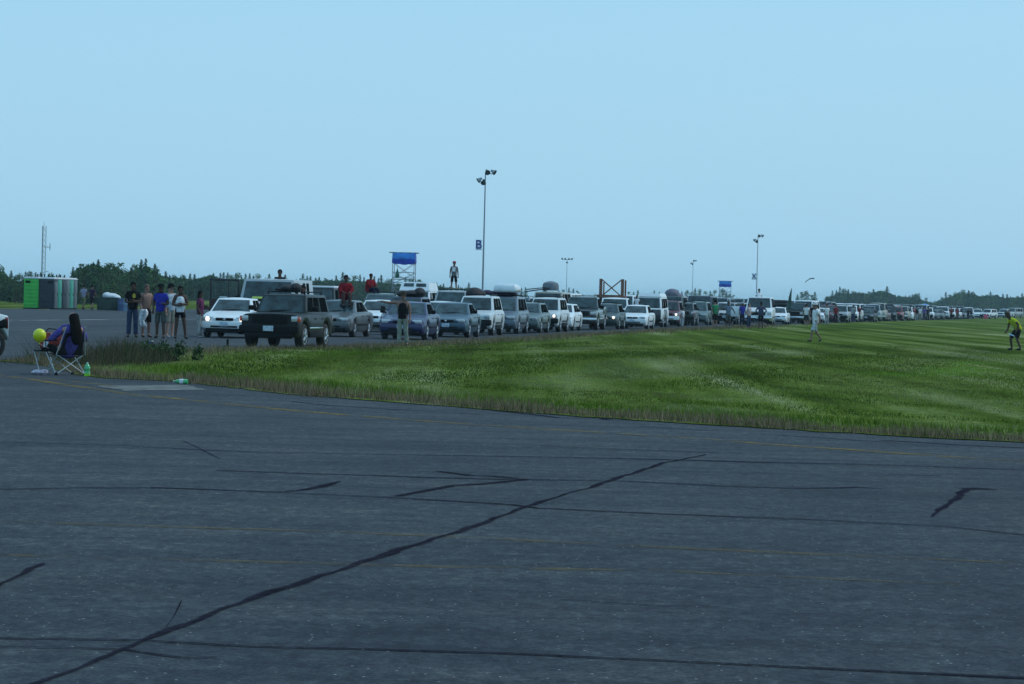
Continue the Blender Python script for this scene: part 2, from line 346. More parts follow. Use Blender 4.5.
# ------------------------------------------------------------------ people
def skin(name, nodes, edges, mats, sub=1, extra=None, hem=False):
    """nodes {key: (xyz, rx, ry)}; every connected island is grown by a Skin modifier from its first node"""
    if hem:                                  # keep cut ends of cloth square: a second ring just inside each open end
        deg = {}
        for a, b in edges: deg[a] = deg.get(a, 0)+1; deg[b] = deg.get(b, 0)+1
        nodes = dict(nodes); ed2 = []
        for a, b in edges:
            for p_, q_ in ((a,b),(b,a)):
                if deg[p_] == 1:
                    pa, pb = Vector(nodes[p_][0]), Vector(nodes[q_][0]); d = (pb-pa); t = min(.4, .03/max(d.length,1e-6)); nodes[p_+'~'] = (pa+d*t, nodes[p_][1], nodes[p_][2]); ed2.append((p_, p_+'~'))
                    if p_ == a: a = p_+'~'
                    else: b = p_+'~'
            ed2.append((a, b))
        edges = ed2
    keys = list(nodes); ix = {k: i for i, k in enumerate(keys)}
    me = bpy.data.meshes.new('tmp'); me.from_pydata([tuple(nodes[k][0]) for k in keys], [(ix[a], ix[b]) for a, b in edges], [])
    o = link('tmp', me); o.modifiers.new('skin', 'SKIN').use_smooth_shade = True
    adj = {k: [] for k in keys}
    for a, b in edges: adj[a].append(b); adj[b].append(a)
    seen = set(); sv = me.skin_vertices[0].data
    for k in keys:
        sv[ix[k]].radius = nodes[k][1:3]
        sv[ix[k]].use_root = k not in seen
        if k not in seen:
            st = [k]
            while st:
                q = st.pop()
                if q not in seen: seen.add(q); st += adj[q]
    if sub:
        m = o.modifiers.new('sub', 'SUBSURF'); m.levels = m.render_levels = sub
    dg = bpy.context.evaluated_depsgraph_get()
    r = bpy.data.meshes.new_from_object(o.evaluated_get(dg)); r.name = name
    bpy.data.objects.remove(o); bpy.data.meshes.remove(me)
    r.materials.clear()
    for m in (mats if isinstance(mats, (list, tuple)) else [mats]): r.materials.append(m)
    if extra:
        bm = bmesh.new(); bm.from_mesh(r); t = extra.mesh('t', mats); bm.from_mesh(t); bm.to_mesh(r); bm.free(); bpy.data.meshes.remove(t)
    r.shade_smooth(); return r
STAND = dict(pelvis=(0,.0,.95), waist=(0,.0,1.10), chest=(0,.0,1.30), neck=(0,.005,1.47), head0=(0,-.01,1.55), head1=(0,-.02,1.64), head2=(0,-.01,1.71),
    shR=(.17,.0,1.41), elR=(.235,.03,1.13), wrR=(.25,-.06,.89), haR=(.25,-.09,.81), hipR=(.09,0,.90), knR=(.105,-.01,.50), anR=(.115,.03,.09), toR=(.14,-.13,.035),
    shL=(-.17,.0,1.41), elL=(-.235,.03,1.13), wrL=(-.25,-.06,.89), haL=(-.25,-.09,.81), hipL=(-.09,0,.90), knL=(-.105,-.01,.50), anL=(-.115,.03,.09), toL=(-.14,-.13,.035))
RAD = dict(pelvis=(.15,.11), waist=(.135,.10), chest=(.165,.115), neck=(.055,.055), head0=(.058,.07), head1=(.076,.094), head2=(.06,.075),
    sh=(.062,.062), el=(.043,.043), wr=(.028,.032), ha=(.04,.022), hip=(.085,.09), kn=(.056,.058), an=(.036,.04), to=(.04,.03))
def rad(k): return RAD.get(k) or RAD[k[:-1]]
BODY_E = [('pelvis','waist'),('waist','chest'),('chest','neck'),('neck','head0'),('head0','head1'),('head1','head2')] + \
    [e for s in 'RL' for e in (('chest','sh'+s),('sh'+s,'el'+s),('el'+s,'wr'+s),('wr'+s,'ha'+s),('pelvis','hip'+s),('hip'+s,'kn'+s),('kn'+s,'an'+s),('an'+s,'to'+s))]
CLOTH = {}
def cloth(name, c): return mat('cloth_'+name, c, .95, var=.34, scale=11, bump=.6, spec=.08)
def lerp(a, b, t): return Vector(a)*(1-t)+Vector(b)*t
def person(label, loc, rz=0, h=1.75, pose=None, skin_m='tan', wear=(), hair=None, hat=None, group=None, z=ZROAD, fine=True, cat='person', slim=1.12):
    J = {k: Vector(v) for k, v in STAND.items()}
    for k, v in (pose or {}).items(): J[k] = Vector(v)
    J.pop('look', None)
    n = {k: (J[k], rad(k)[0]*slim, rad(k)[1]*slim) for k in J}
    E = list(BODY_E)
    hd = (J['head2']-J['head0']).normalized()
    fwd = pose.get('look') if pose and 'look' in pose else Vector((0,-1,0)); fwd = Vector(fwd); fwd = (fwd - hd*fwd.dot(hd)).normalized(); side = fwd.cross(hd).normalized()
    if fine:
        for s in 'RL':                                            # five separate curled fingers, thumb from the side of the palm
            w, a = J['wr'+s], J['ha'+s]; d = (a-w).normalized(); ax = d.cross(Vector((0,0,1)) if abs(d.z) < .8 else Vector((0,1,0))).normalized(); pn = d.cross(ax)
            for i, (o_, ln) in enumerate(((-.028,.075),(-.009,.085),(.010,.08),(.028,.062))):
                b = a + ax*o_; k = f'f{s}{i}'
                n[k+'a'] = (b-d*.02,.0105,.0105); n[k+'b'] = (b+d*ln*.6,.0095,.0095); n[k+'c'] = (b+d*ln*.95+pn*ln*.35,.0075,.0075)
                E += [(k+'a',k+'b'),(k+'b',k+'c')]
            k = 't'+s; b = lerp(w, a, .45)-ax*.02
            n[k+'a'] = (b,.012,.012); n[k+'b'] = (b+d*.035-ax*.035,.011,.011); n[k+'c'] = (b+d*.07-ax*.038,.0085,.0085); E += [(k+'a',k+'b'),(k+'b',k+'c')]
    ex = None; c = J['head1']
    if fine:
        ex = MB()
        ex.add([c+fwd*.085+hd*.012, c+fwd*.118-hd*.032, c+fwd*.088-hd*.03+side*.017, c+fwd*.088-hd*.03-side*.017], [(0,2,1),(0,1,3),(1,2,3),(0,3,2)])   # nose
        for s in (-1,1): ex.ball(c+side*s*.078-hd*.01+fwd*.0, (.012,.022,.032), 6, 5)                                                            # ears
    o = link('person', skin('body', n, E, SKIN[skin_m], 1, ex)); o.location = (loc[0], loc[1], z); o.rotation_euler = (0,0,rz); o.scale = (h/1.75,)*3
    tag(o, label, cat, group)
    if fine:
        for s in (-1,1): MB().ball(c+fwd*.086+side*s*.032+hd*.012, (.012,.008,.008), 6, 5).obj('eye', BLACK, o)
        MB().ball(c+fwd*.083-hd*.058, (.024,.01,.007), 6, 5).obj('mouth', mat('lips', (.18,.06,.055), .5), o)
    def grow(nm, keys, edges, m, add, extra_nodes=None):
        q = {k: (J[k], rad(k)[0]*slim+add, rad(k)[1]*slim+add) for k in keys}
        q.update(extra_nodes or {}); link(nm, skin(nm, q, edges, m, 1, None, True), o)
    for w in wear:
        nm, m = w[0], w[1]
        if nm in ('t_shirt', 'tank_top', 'poncho', 'long_sleeve_shirt'):
            add = .03 if nm == 'tank_top' else .032
            if nm == 'poncho': add = .12
            keys = ['pelvis','waist','chest']; ed = [('pelvis','waist'),('waist','chest')]; xt = {}
            nb = lerp(J['chest'], J['neck'], .8); xt['nb'] = (nb, .085, .075); ed.append(('chest','nb'))
            for s in ('' if nm == 'tank_top' else 'RL'):
                xt['s'+s] = (J['sh'+s], RAD['sh'][0]+(.012 if nm == 'tank_top' else .024), RAD['sh'][1]+(.012 if nm == 'tank_top' else .024)); ed.append(('chest','s'+s))
                if nm != 'tank_top':
                    sl = .62 if nm == 't_shirt' else 1.0; e = lerp(J['sh'+s], J['el'+s], sl); xt['e'+s] = (e, .068 if nm != 'poncho' else .1, .068 if nm != 'poncho' else .1); ed.append(('s'+s,'e'+s))
                    if nm == 'long_sleeve_shirt' or nm == 'poncho': xt['w'+s] = (lerp(J['el'+s], J['wr'+s], .92), .047, .047); ed.append(('e'+s,'w'+s))
            if nm == 'tank_top': xt['nb'] = (lerp(J['chest'], J['neck'], .72), .135, .098)
            pel = lerp(J['pelvis'], J['waist'], -.5 if len(w) < 3 else w[2]-.55)
            xt['pelvis'] = (pel, RAD['pelvis'][0]+add, RAD['pelvis'][1]+add)
            grow(nm, keys, ed, m, add, xt)
        if nm in ('trousers', 'shorts'):
            ln = 2.0 if nm == 'trousers' else (w[2] if len(w) > 2 else .9); ed = []; xt = {}
            for s in 'RL':
                ed.append(('pelvis','hip'+s)); xt['hip'+s] = (J['hip'+s], .105, .11)
                if ln <= 1: xt['k'+s] = (lerp(J['hip'+s], J['kn'+s], ln), .092, .095); ed.append(('hip'+s,'k'+s))
                else: xt['k'+s] = (J['kn'+s], .08, .082); xt['a'+s] = (lerp(J['kn'+s], J['an'+s], .97), .066, .078); ed += [('hip'+s,'k'+s),('k'+s,'a'+s)]
            xt['wst'] = (lerp(J['pelvis'], J['waist'], .35), .148, .112); ed.append(('pelvis','wst'))
            grow(nm, ['pelvis'], ed, m, .02, xt)
        if nm == 'shoe':
            for s in 'RL':
                a, t = J['an'+s], J['to'+s]; d = (t-a); q = {'h': (Vector((a.x, a.y, a.z-.035))-d*.18, .046, .05), 'm': (lerp(a,t,.55)-Vector((0,0,.012)), .05, .042), 't': (t+d*.1, .042, .03)}
                link(nm, skin(nm, q, [('h','m'),('m','t')], m, 1), o)
    if hair:
        m, kind = hair; mb = MB(); mb.ball(c+hd*.038-fwd*.022, (.096,.106,.10), 12, 8)
        for i in range(len(mb.v)): pass
        if kind in ('bun', 'long'): mb.ball(c-fwd*.10+hd*.03 if kind == 'bun' else c-fwd*.07-hd*.07, (.06,.06,.06) if kind == 'bun' else (.09,.06,.13), 8, 6)
        # keep the face clear: pull the cap back from the brow
        for i, v in enumerate(mb.v):
            q = Vector(v)-c; f_ = q.dot(fwd); u = q.dot(hd)
            if f_ > .045 and u < .055: q -= fwd*(f_-.045); mb.v[i] = tuple(c+q)
        mb.obj('hair', m, o)
    if hat:
        m, kind = hat; mb = MB(); M = Matrix((side, -fwd, hd)).transposed()
        mb.lathe([(.112,.0),(.11,.05),(.085,.095),(.04,.115),(.0,.118)], c+hd*.045, M, 14)
        if kind == 'cap':
            b = c+hd*.05; mb.add([b+fwd*.09-side*.085, b+fwd*.2-side*.06, b+fwd*.2+side*.06, b+fwd*.09+side*.085, b+fwd*.09-side*.085+hd*.02, b+fwd*.2-side*.06+hd*.008, b+fwd*.2+side*.06+hd*.008, b+fwd*.09+side*.085+hd*.02], [(0,3,2,1),(4,5,6,7),(0,1,5,4),(1,2,6,5),(2,3,7,6)])
        else: mb.lathe([(.10,.0),(.19,-.012),(.19,.0),(.10,.016)], c+hd*.05, M, 16)
        mb.obj('cap' if kind == 'cap' else 'hat', m, o)
    return o
def mir(p): return {k[:-1]+('L' if k[-1] == 'R' else 'R'): (-v[0], v[1], v[2]) for k, v in p.items() if k[-1] in 'RL'}
WALK = dict(knR=(.10,-.20,.52), anR=(.10,-.24,.10), toR=(.11,-.41,.06), knL=(-.1,.06,.49), anL=(-.1,.33,.16), toL=(-.11,.22,.04), elR=(.24,.10,1.14), wrR=(.25,.08,.89), haR=(.25,.06,.81), elL=(-.24,-.03,1.13), wrL=(-.24,-.18,.94), haL=(-.24,-.22,.87))
HIPS = dict(elR=(.36,.06,1.18), wrR=(.19,-.09,1.03), haR=(.12,-.13,1.02), elL=(-.36,.06,1.18), wrL=(-.19,-.09,1.03), haL=(-.12,-.13,1.02))
ARMSX = dict(elR=(.25,-.06,1.14), wrR=(.04,-.17,1.17), haR=(-.05,-.18,1.19), elL=(-.25,-.06,1.13), wrL=(-.04,-.19,1.12), haL=(.05,-.2,1.13))
HOLD = dict(elR=(.25,.0,1.13), wrR=(.16,-.22,1.12), haR=(.11,-.28,1.15), elL=(-.25,.02,1.13), wrL=(-.22,-.12,.92), haL=(-.21,-.16,.85))
SIT = dict(pelvis=(0,0,.13), waist=(0,.02,.28), chest=(0,-.03,.50), neck=(0,-.05,.67), head0=(0,-.07,.75), head1=(0,-.09,.84), head2=(0,-.09,.91), shR=(.17,-.04,.61), elR=(.25,-.12,.38), wrR=(.14,-.36,.30), haR=(.10,-.42,.28),
    shL=(-.17,-.04,.61), elL=(-.25,-.12,.38), wrL=(-.14,-.36,.30), haL=(-.10,-.42,.28), hipR=(.09,-.06,.11), knR=(.14,-.46,.19), anR=(.12,-.62,-.20), toR=(.13,-.78,-.22), hipL=(-.09,-.06,.11), knL=(-.14,-.46,.19), anL=(-.12,-.62,-.20), toL=(-.13,-.78,-.22))
BLK_HAIR = mat('dark_hair', (.006,.005,.005), .9, var=.3, scale=30, spec=.1)
BRN_HAIR = mat('brown_hair', (.05,.03,.02), .6, var=.3, scale=30)
# ------------------------------------------------------------------ light and air
w = bpy.data.worlds.new('World'); SC.world = w; w.use_nodes = True; nt = w.node_tree; N = nt.nodes; L = nt.links
bg = N['Background']; sky = N.new('ShaderNodeTexSky'); sky.sky_type = 'NISHITA'; sky.sun_disc = False
SUN_EL, SUN_AZ = R(46), R(68)             # azimuth clockwise from +Y: behind the queue, over the field
sky.sun_elevation = SUN_EL; sky.sun_rotation = SUN_AZ; sky.air_density = 1.6; sky.dust_density = 1.0; sky.ozone_density = 3.0
veil = N.new('ShaderNodeMixRGB'); veil.inputs['Fac'].default_value = .80; veil.inputs['Color2'].default_value = (*VEIL, 1)
L.new(sky.outputs['Color'], veil.inputs['Color1']); L.new(veil.outputs['Color'], bg.inputs['Color']); bg.inputs['Strength'].default_value = .1
sl = bpy.data.lights.new('sun', 'SUN'); sl.energy = 1.4; sl.angle = R(10); sl.color = (1,.95,.88); so = link('sun', sl)
sd = Vector((math.sin(SUN_AZ)*math.cos(SUN_EL), math.cos(SUN_AZ)*math.cos(SUN_EL), math.sin(SUN_EL))); so.rotation_euler = sd.to_track_quat('Z','Y').to_euler()
so.location = (40, 60, 28)
SC.view_settings.view_transform = 'Standard'; SC.view_settings.look = 'None'; SC.view_settings.exposure = EXPOSURE; SC.view_settings.gamma = 1
SC.cycles.use_denoising = True; SC.cycles.denoising_prefilter = 'ACCURATE'; SC.render.filter_size = .95; SC.cycles.max_bounces = 6; SC.cycles.diffuse_bounces = 2; SC.cycles.glossy_bounces = 3; SC.cycles.volume_bounces = 0
hz = MB().box((0, 2900, 7.9), (9600, 6400, 17.8)).obj('haze', [], None, smooth=False)
hm = bpy.data.materials.new('haze_air'); hm.use_nodes = True; hn = hm.node_tree; hn.nodes.remove(hn.nodes['Principled BSDF'])
pv = hn.nodes.new('ShaderNodeVolumePrincipled'); pv.inputs['Color'].default_value = (.68,.92,1,1); pv.inputs['Density'].default_value = HAZE
hn.links.new(pv.outputs[0], hn.nodes['Material Output'].inputs['Volume']); hz.data.materials.append(hm); tag(hz, kind='stuff')
# ------------------------------------------------------------------ ground sheets
def sheet(name, pts, z, m):
    from mathutils.geometry import tessellate_polygon
    vs = [Vector((p[0], p[1], z)) for p in pts]; fs = tessellate_polygon([vs])
    me = bpy.data.meshes.new(name); me.from_pydata([tuple(v) for v in vs], [], [tuple(f) for f in fs])
    bm = bmesh.new(); bm.from_mesh(me); bmesh.ops.recalc_face_normals(bm, faces=bm.faces[:])
    for f in bm.faces:
        if f.normal.z < 0: f.normal_flip()
    bm.to_mesh(me); bm.free(); me.materials.append(m); return tag(link(name, me), kind='structure')
def nz(nt, vec, scale, detail=4, sx=1, sy=1, rot=0, rough=.5):
    mp = nt.nodes.new('ShaderNodeMapping'); mp.inputs['Scale'].default_value = (sx, sy, 1); mp.inputs['Rotation'].default_value = (0,0,rot)
    n = nt.nodes.new('ShaderNodeTexNoise'); n.inputs['Scale'].default_value = scale; n.inputs['Detail'].default_value = detail; n.inputs['Roughness'].default_value = rough
    nt.links.new(vec, mp.inputs['Vector']); nt.links.new(mp.outputs['Vector'], n.inputs['Vector']); return n.outputs['Fac']
def ramp(nt, fac, els):
    r = nt.nodes.new('ShaderNodeValToRGB'); e = r.color_ramp.elements
    e[0].position, e[0].color = els[0][0], (*els[0][1],1); e[1].position, e[1].color = els[-1][0], (*els[-1][1],1)
    for p, c in els[1:-1]: x = e.new(p); x.color = (*c,1)
    nt.links.new(fac, r.inputs['Fac']); return r.outputs['Color']
def mix(nt, a, b, f, typ='MIX'):
    m = nt.nodes.new('ShaderNodeMixRGB'); m.blend_type = typ
    for i, v in ((0,f),(1,a),(2,b)):
        if hasattr(v, 'node'): nt.links.new(v, m.inputs[i])
        else: m.inputs[i].default_value = v if i == 0 else (*v,1)
    return m.outputs[0]
def asphalt():
    m, nt, b = new_mat('weathered_asphalt'); tc = nt.nodes.new('ShaderNodeTexCoord').outputs['Object']
    base = ramp(nt, nz(nt, tc, .55, 6, rough=.62), [(.3,(.019,.024,.034)),(.5,(.032,.038,.048)),(.72,(.048,.052,.058))])
    big = ramp(nt, nz(nt, tc, .06, 3, 1, .45, R(-42)), [(.34,(.70,.71,.74)),(.5,(1,1,1)),(.66,(1.22,1.20,1.14))])
    c = mix(nt, base, big, 1, 'MULTIPLY')
    streak = ramp(nt, nz(nt, tc, 1.2, 5, .12, 1.6, R(2)), [(.36,(.74,.75,.78)),(.62,(1.16,1.15,1.12))]); c = mix(nt, c, streak, .9, 'MULTIPLY')
    mot = ramp(nt, nz(nt, tc, 5.5, 5, 1, .6, 0, .7), [(.36,(.72,.72,.78)),(.5,(1,1,1)),(.64,(1.3,1.32,1.22))]); c = mix(nt, c, mot, .9, 'MULTIPLY')
    mo2 = ramp(nt, nz(nt, tc, 13, 3, 1, .45, 0, .6), [(.33,(.42,.44,.55)),(.47,(.9,.92,.95)),(.55,(1.15,1.12,1.05)),(.68,(2.0,2.0,1.8))]); c = mix(nt, c, mo2, .5, 'MULTIPLY')
    grit = ramp(nt, nz(nt, tc, 30, 5, rough=.85), [(.34,(.15,.15,.2)),(.47,(.85,.85,.9)),(.54,(1.15,1.2,1.15)),(.61,(1.9,1.95,1.8)),(.70,(3.6,3.6,3.2))]); c = mix(nt, c, grit, .9, 'MULTIPLY')
    v = nt.nodes.new('ShaderNodeTexVoronoi'); v.inputs['Scale'].default_value = 15; nt.links.new(tc, v.inputs['Vector'])
    chip = ramp(nt, v.outputs['Distance'], [(.06,(1,1,1)),(.13,(0,0,0))])
    sel = nt.nodes.new('ShaderNodeSeparateColor'); nt.links.new(v.outputs['Color'], sel.inputs[0])
    gt = nt.nodes.new('ShaderNodeMath'); gt.operation = 'GREATER_THAN'; gt.inputs[1].default_value = .72; nt.links.new(sel.outputs[0], gt.inputs[0])
    ml = nt.nodes.new('ShaderNodeMath'); ml.operation = 'MULTIPLY'; nt.links.new(chip, ml.inputs[0]); nt.links.new(gt.outputs[0], ml.inputs[1])
    c = mix(nt, c, (.42,.41,.39), ml.outputs[0])
    nt.links.new(c, b.inputs['Base Color']); b.inputs['Roughness'].default_value = .93; b.inputs['Specular IOR Level'].default_value = .25
    bp = nt.nodes.new('ShaderNodeBump'); bp.inputs['Strength'].default_value = .5; bp.inputs['Distance'].default_value = .012
    nt.links.new(nz(nt, tc, 36, 4, rough=.8), bp.inputs['Height']); nt.links.new(bp.outputs['Normal'], b.inputs['Normal'])
    return m
ROW = R(10.4)                             # runway direction, clockwise from +Y
def turf(name, k=1.0):
    m, nt, b = new_mat(name); tc = nt.nodes.new('ShaderNodeTexCoord').outputs['Object']
    st = nz(nt, tc, .55, 4, 1.0, .028, ROW, .55)
    c = ramp(nt, st, [(.32,(.034*k,.056*k,.012*k)),(.43,(.066*k,.102*k,.018*k)),(.52,(.098*k,.142*k,.030*k)),(.60,(.145*k,.185*k,.062*k)),(.70,(.215*k,.235*k,.125*k))])
    pt = ramp(nt, nz(nt, tc, .16, 5, 1, .35, ROW, .6), [(.34,(.62,.66,.6)),(.52,(1,1,1)),(.7,(1.2,1.12,1.0))]); c = mix(nt, c, pt, .9, 'MULTIPLY')
    fi = ramp(nt, nz(nt, tc, 3.5, 4, 1, .5, ROW, .7), [(.32,(.55,.55,.55)),(.68,(1.4,1.4,1.4))]); c = mix(nt, c, fi, .8, 'MULTIPLY')
    nt.links.new(c, b.inputs['Base Color']); b.inputs['Roughness'].default_value = 1; b.inputs['Specular IOR Level'].default_value = 0
    return m
ASPH = asphalt()
sheet('ground', [(-4500,-200),(4500,-200),(4500,5900),(-4500,5900)], 0, turf('field_turf', 1.0))
sn, cs = math.sin(ROW), math.cos(ROW)
def along(p, d): return (p[0]+sn*d, p[1]+cs*d)
Lf = (-35.5, 224)                          # far left edge of the runway
sheet('runway', [(-260,-60),(180,-60),(180,30),(60,80),along((60,120),900),along(Lf,1000),along(Lf,0),along(Lf,-60),(-70,120),(-260,80)], .02, ASPH)
NEAR = [(0,362.5),(34,365),(62,372),(80,376.5),(104,379.5),(126,380.6),(173,383),(200,386),(233,389),(271,394),(312,398),(360,401),(440,407.5),(512,413.5),(612,420.5),(763,430),(914,439),(1024,444.5)]
FARE = [(0,361.3),(40,361.5),(70,361),(100,356.5),(135,354),(176,352),(244,349),(300,348.2),(360,347.2),(430,343.5),(500,339.8),(560,336.2),(640,331.6),(700,328.6),(760,326.3),(830,323.6),(900,321),(960,319.6)]
rj = random.Random(3)
def ragged(px, j):                         # worn turf edges wander a little between the surveyed points
    out = []
    P = [G(*q) for q in px]
    for a, b in zip(P, P[1:]):
        n = max(1, int((b-a).length/.45)) if (b-a).length < 25 else 4
        for k in range(n): q = a.lerp(b, k/n); out.append((q.x+rj.uniform(-j,j), q.y+rj.uniform(-j,j)*1.4))
    return out + [(P[-1].x, P[-1].y)]
nearP = ragged(NEAR, .10); farP = ragged(FARE, .22)
e0, e1 = nearP[-8], nearP[-1]; dx, dy = e1[0]-e0[0], e1[1]-e0[1]; ln = math.hypot(dx, dy)
nearP += [(e1[0]+dx/ln*14, e1[1]+dy/ln*14), (e1[0]+60, e1[1]-25)]
poly = nearP + [(320, 10), (420, 980), along(farP[-1], 480)] + farP[::-1]
sheet('grass_verge', poly, .032, turf('verge_turf', 1.0))
# ------------------------------------------------------------------ marks on the asphalt
def strip(mb, pts, wid, z, jit=.25, step=.5):
    """pts: (pixel x, pixel y[, width scale]) on the ground; wid metres"""
    P = [(G(p[0], p[1]), p[2] if len(p) > 2 else 1) for p in pts]; Q = []; step = min(step, .5); sl_ = 0
    for (a, wa), (b, wb) in zip(P, P[1:]):
        n = max(1, int((b-a).length/step))
        for k in range(n): Q.append((a.lerp(b, k/n), wa+(wb-wa)*k/n, sl_+(b-a).length*k/n))
        sl_ += (b-a).length
    Q.append((*P[-1], sl_)); vs, fs = [], []
    ph = [rj.uniform(0,6.28) for _ in range(12)]; lam = (5.3*step, 11*step, 27*step)
    wav = lambda t, o: sum(math.sin(6.283*t/l+ph[o+k])*w_ for k, (l, w_) in enumerate(zip(lam, (.35,.5,.6))))
    for i, (q, wv, t_) in enumerate(Q):
        t = Q[min(i+1, len(Q)-1)][0]-Q[max(i-1,0)][0]; t.z = 0; t.normalize(); n = Vector((-t.y, t.x, 0))
        wl, wr = [wid*wv*max(.08, .5+jit*wav(t_, o)) for o in (0,3)]; of = n*wid*.5*jit*wav(t_, 6)
        for k in (wl*1.45, wl*.55, -wr*.55, -wr*1.45): vs.append((q+n*k+of)[:2]+(z,))
    for i in range(len(Q)-1):
        for k in range(3): fs.append((4*i+k, 4*i+k+1, 4*i+k+5, 4*i+k+4))
    if not hasattr(mb, 'cov'): mb.cov = []
    mb.add(vs, fs); mb.cov += [0,1,1,0]*len(Q)
def marks(mb, name, m):
    o = mb.obj(name, m, smooth=False); at_ = o.data.color_attributes.new('cover', 'FLOAT_COLOR', 'POINT')
    at_.data.foreach_set('color', np.repeat(np.array(mb.cov, np.float32), 4)); return tag(o, kind='structure')
def cover_alpha(m, lo=.36, hi=.62, amt=1.0, scale=26, worn=None):
    nt = m.node_tree; b = nt.nodes['Principled BSDF']; tc = nt.nodes.new('ShaderNodeTexCoord').outputs['Object']; ca = nt.nodes.new('ShaderNodeVertexColor'); ca.layer_name = 'cover'
    f = mix(nt, ca.outputs['Color'], ramp(nt, nz(nt, tc, scale, 4, rough=.7), [(.3,(0,0,0)),(.7,(1,1,1))]), .42)
    f = ramp(nt, f, [(lo,(0,0,0)),(hi,(amt,amt,amt))])
    if worn: f = mix(nt, f, worn(nt, tc), 1, 'MULTIPLY')
    nt.links.new(f, b.inputs['Alpha']); b.inputs['Specular IOR Level'].default_value = 0; b.inputs['Roughness'].default_value = 1; return m
TAR = cover_alpha(mat('tar_seal', (.022,.021,.032), 1, var=.4, scale=5, spec=0), .38, .74, .86)
tm = MB()
strip(tm, [(30,692,.8),(50,684,.7),(112,660,.7),(142,645,.35),(165,637,.9),(250,603,1),(330,577,1.1),(400,553,1.1),(470,531,1.0),(530,508,.8),(575,494,.7)], .060, .0262, .3, .10)
strip(tm, [(575,494,.5),(590,490,.9),(612,482.5,1.1),(640,473,.9),(665,465,.9),(690,460,.7),(706,456.5,.5)], .06, .0262, .3, .12)
strip(tm, [(-10,643),(140,645),(251,651.5),(330,653.5),(512,658.5),(728,669),(1030,683.5)], .055, .0258, .25, .3)
strip(tm, [(-10,652),(70,653),(125,655,1.2),(165,661,.7),(190,663.5,.6),(216,662,.3)], .04, .0258, .4, .25)
strip(tm, [(-10,444),(120,448),(251,454.5),(400,457),(512,458.5),(663,461.6),(763,464.5),(900,467.5),(1030,472.5)], .07, .0258, .3)
strip(tm, [(-10,492.6),(80,490.6),(151,490.4),(215,492.5),(277,495),(402,501),(512,507.5),(537,511),(663,517),(814,522.5),(950,530),(990,534.5),(1030,538.5)], .055, .0258, .4)
strip(tm, [(150,490.3,1),(215,492.5,1.3),(277,495,1),(300,493,.8),(320,489.5,1.1),(332,486.5,.9),(341,484,.3)], .07, .0266, .35)
strip(tm, [(216,473),(260,474.5),(302,476),(370,478),(427,480),(512,482),(612,483),(728,489),(794,491),(840,490.5,1.6),(860,489.8,2),(882,491.2,.6)], .06, .0258, .4)
strip(tm, [(395,499,.4),(402,498,.6),(452,488,.8),(480,486.5),(503,484.3),(527,482)], .075, .0266, .35)
strip(tm, [(436,473.5,.5),(470,478,1),(490,478.5),(526,482.3,.6)], .08, .0266, .35)
strip(tm, [(931,519.5,.4),(942,511,1.0),(954,503,1.3),(962,495,1.5),(967,491.5,1.0)], .055, .0266, .25, .12)
strip(tm, [(962,491.5,1.5),(975,490.8,1.8),(997,492.2,.5)], .10, .0270, .3, .3)
strip(tm, [(-6,594,.9),(4,587,.8),(20,579,.7),(30,573,1.1),(40,568.5,1.2),(44,567,.3)], .038, .0266, .25, .10)
strip(tm, [(166,632,1),(174,621,1.0),(182,605,.3)], .011, .0266, .4, .2)
strip(tm, [(183,443),(200,451),(220,461,.6)], .02, .0266, .4)
strip(tm, [(400,404),(470,409.5),(540,417),(560,419.5),(600,419.4),(606,421.5)], .09, .0258, .45)
strip(tm, [(290,403),(330,407),(420,412.5),(480,416)], .05, .0258, .5); strip(tm, [(640,428),(780,437),(900,445)], .05, .0258, .5)
strip(tm, [(880,442),(960,447),(1030,450)], .06, .0258, .5)
strip(tm, [(-10,548),(90,550.5),(190,556)], .018, .0258, .5); strip(tm, [(560,604),(660,610),(720,611)], .02, .0258, .5)
strip(tm, [(540,448),(640,452),(720,455)], .04, .0258, .6); strip(tm, [(870,476.5),(940,478)], .06, .0258, .5)
strip(tm, [(-10,333),(60,331.5),(150,330)], .12, .0258, .4, 2); strip(tm, [(-10,345),(70,344),(130,341)], .08, .0258, .4, 2); strip(tm, [(90,327),(200,324.5)], .14, .0258, .4, 2)
marks(tm, 'tar_seams', TAR)
def faded(name, c, amt=.9, sc=2.2):
    m, nt, b = new_mat(name); b.inputs['Base Color'].default_value = (*c,1)
    return cover_alpha(m, .3, .6, amt, 20, lambda nt, tc: ramp(nt, nz(nt, tc, sc, 7, rough=.75), [(.40,(0,0,0)),(.60,(1,1,1))]))
YEL = faded('worn_yellow_paint', (.24,.175,.06), .8); YE2 = faded('very_worn_yellow_paint', (.18,.135,.06), .42); WHI = faded('worn_white_paint', (.45,.47,.46), 1.0, .5)
ym = MB()
strip(ym, [(-10,376),(20,379),(65,386),(126,395),(200,402.5),(302,413),(427,423),(532,430),(703,440.5),(763,445.6),(854,451.8),(965,459.7),(1030,463.5)], .19, .0242, .15)
strip(ym, [(30,378),(80,383.5),(140,390)], .12, .0242, .2)
marks(ym, 'road_marking', YEL)
yn = MB()
strip(yn, [(-10,524.5),(166,530),(317,534.6),(470,541),(587,547),(763,555),(904,561),(1030,567)], .13, .0242, .15)
strip(yn, [(-10,558.5),(200,564),(430,570),(663,574.5),(830,582),(960,588)], .12, .0242, .15)
marks(yn, 'road_marking', YE2)
wm = MB(); strip(wm, [(-10,321.2),(60,320.4),(125,319.8),(200,319.6),(330,321.5)], .45, .0242, .08, 3); marks(wm, 'road_marking', WHI)
pm = MB(); q = [G(96,387.2), G(186,386.2), G(206,391.2), G(126,392.2)]; vs = []
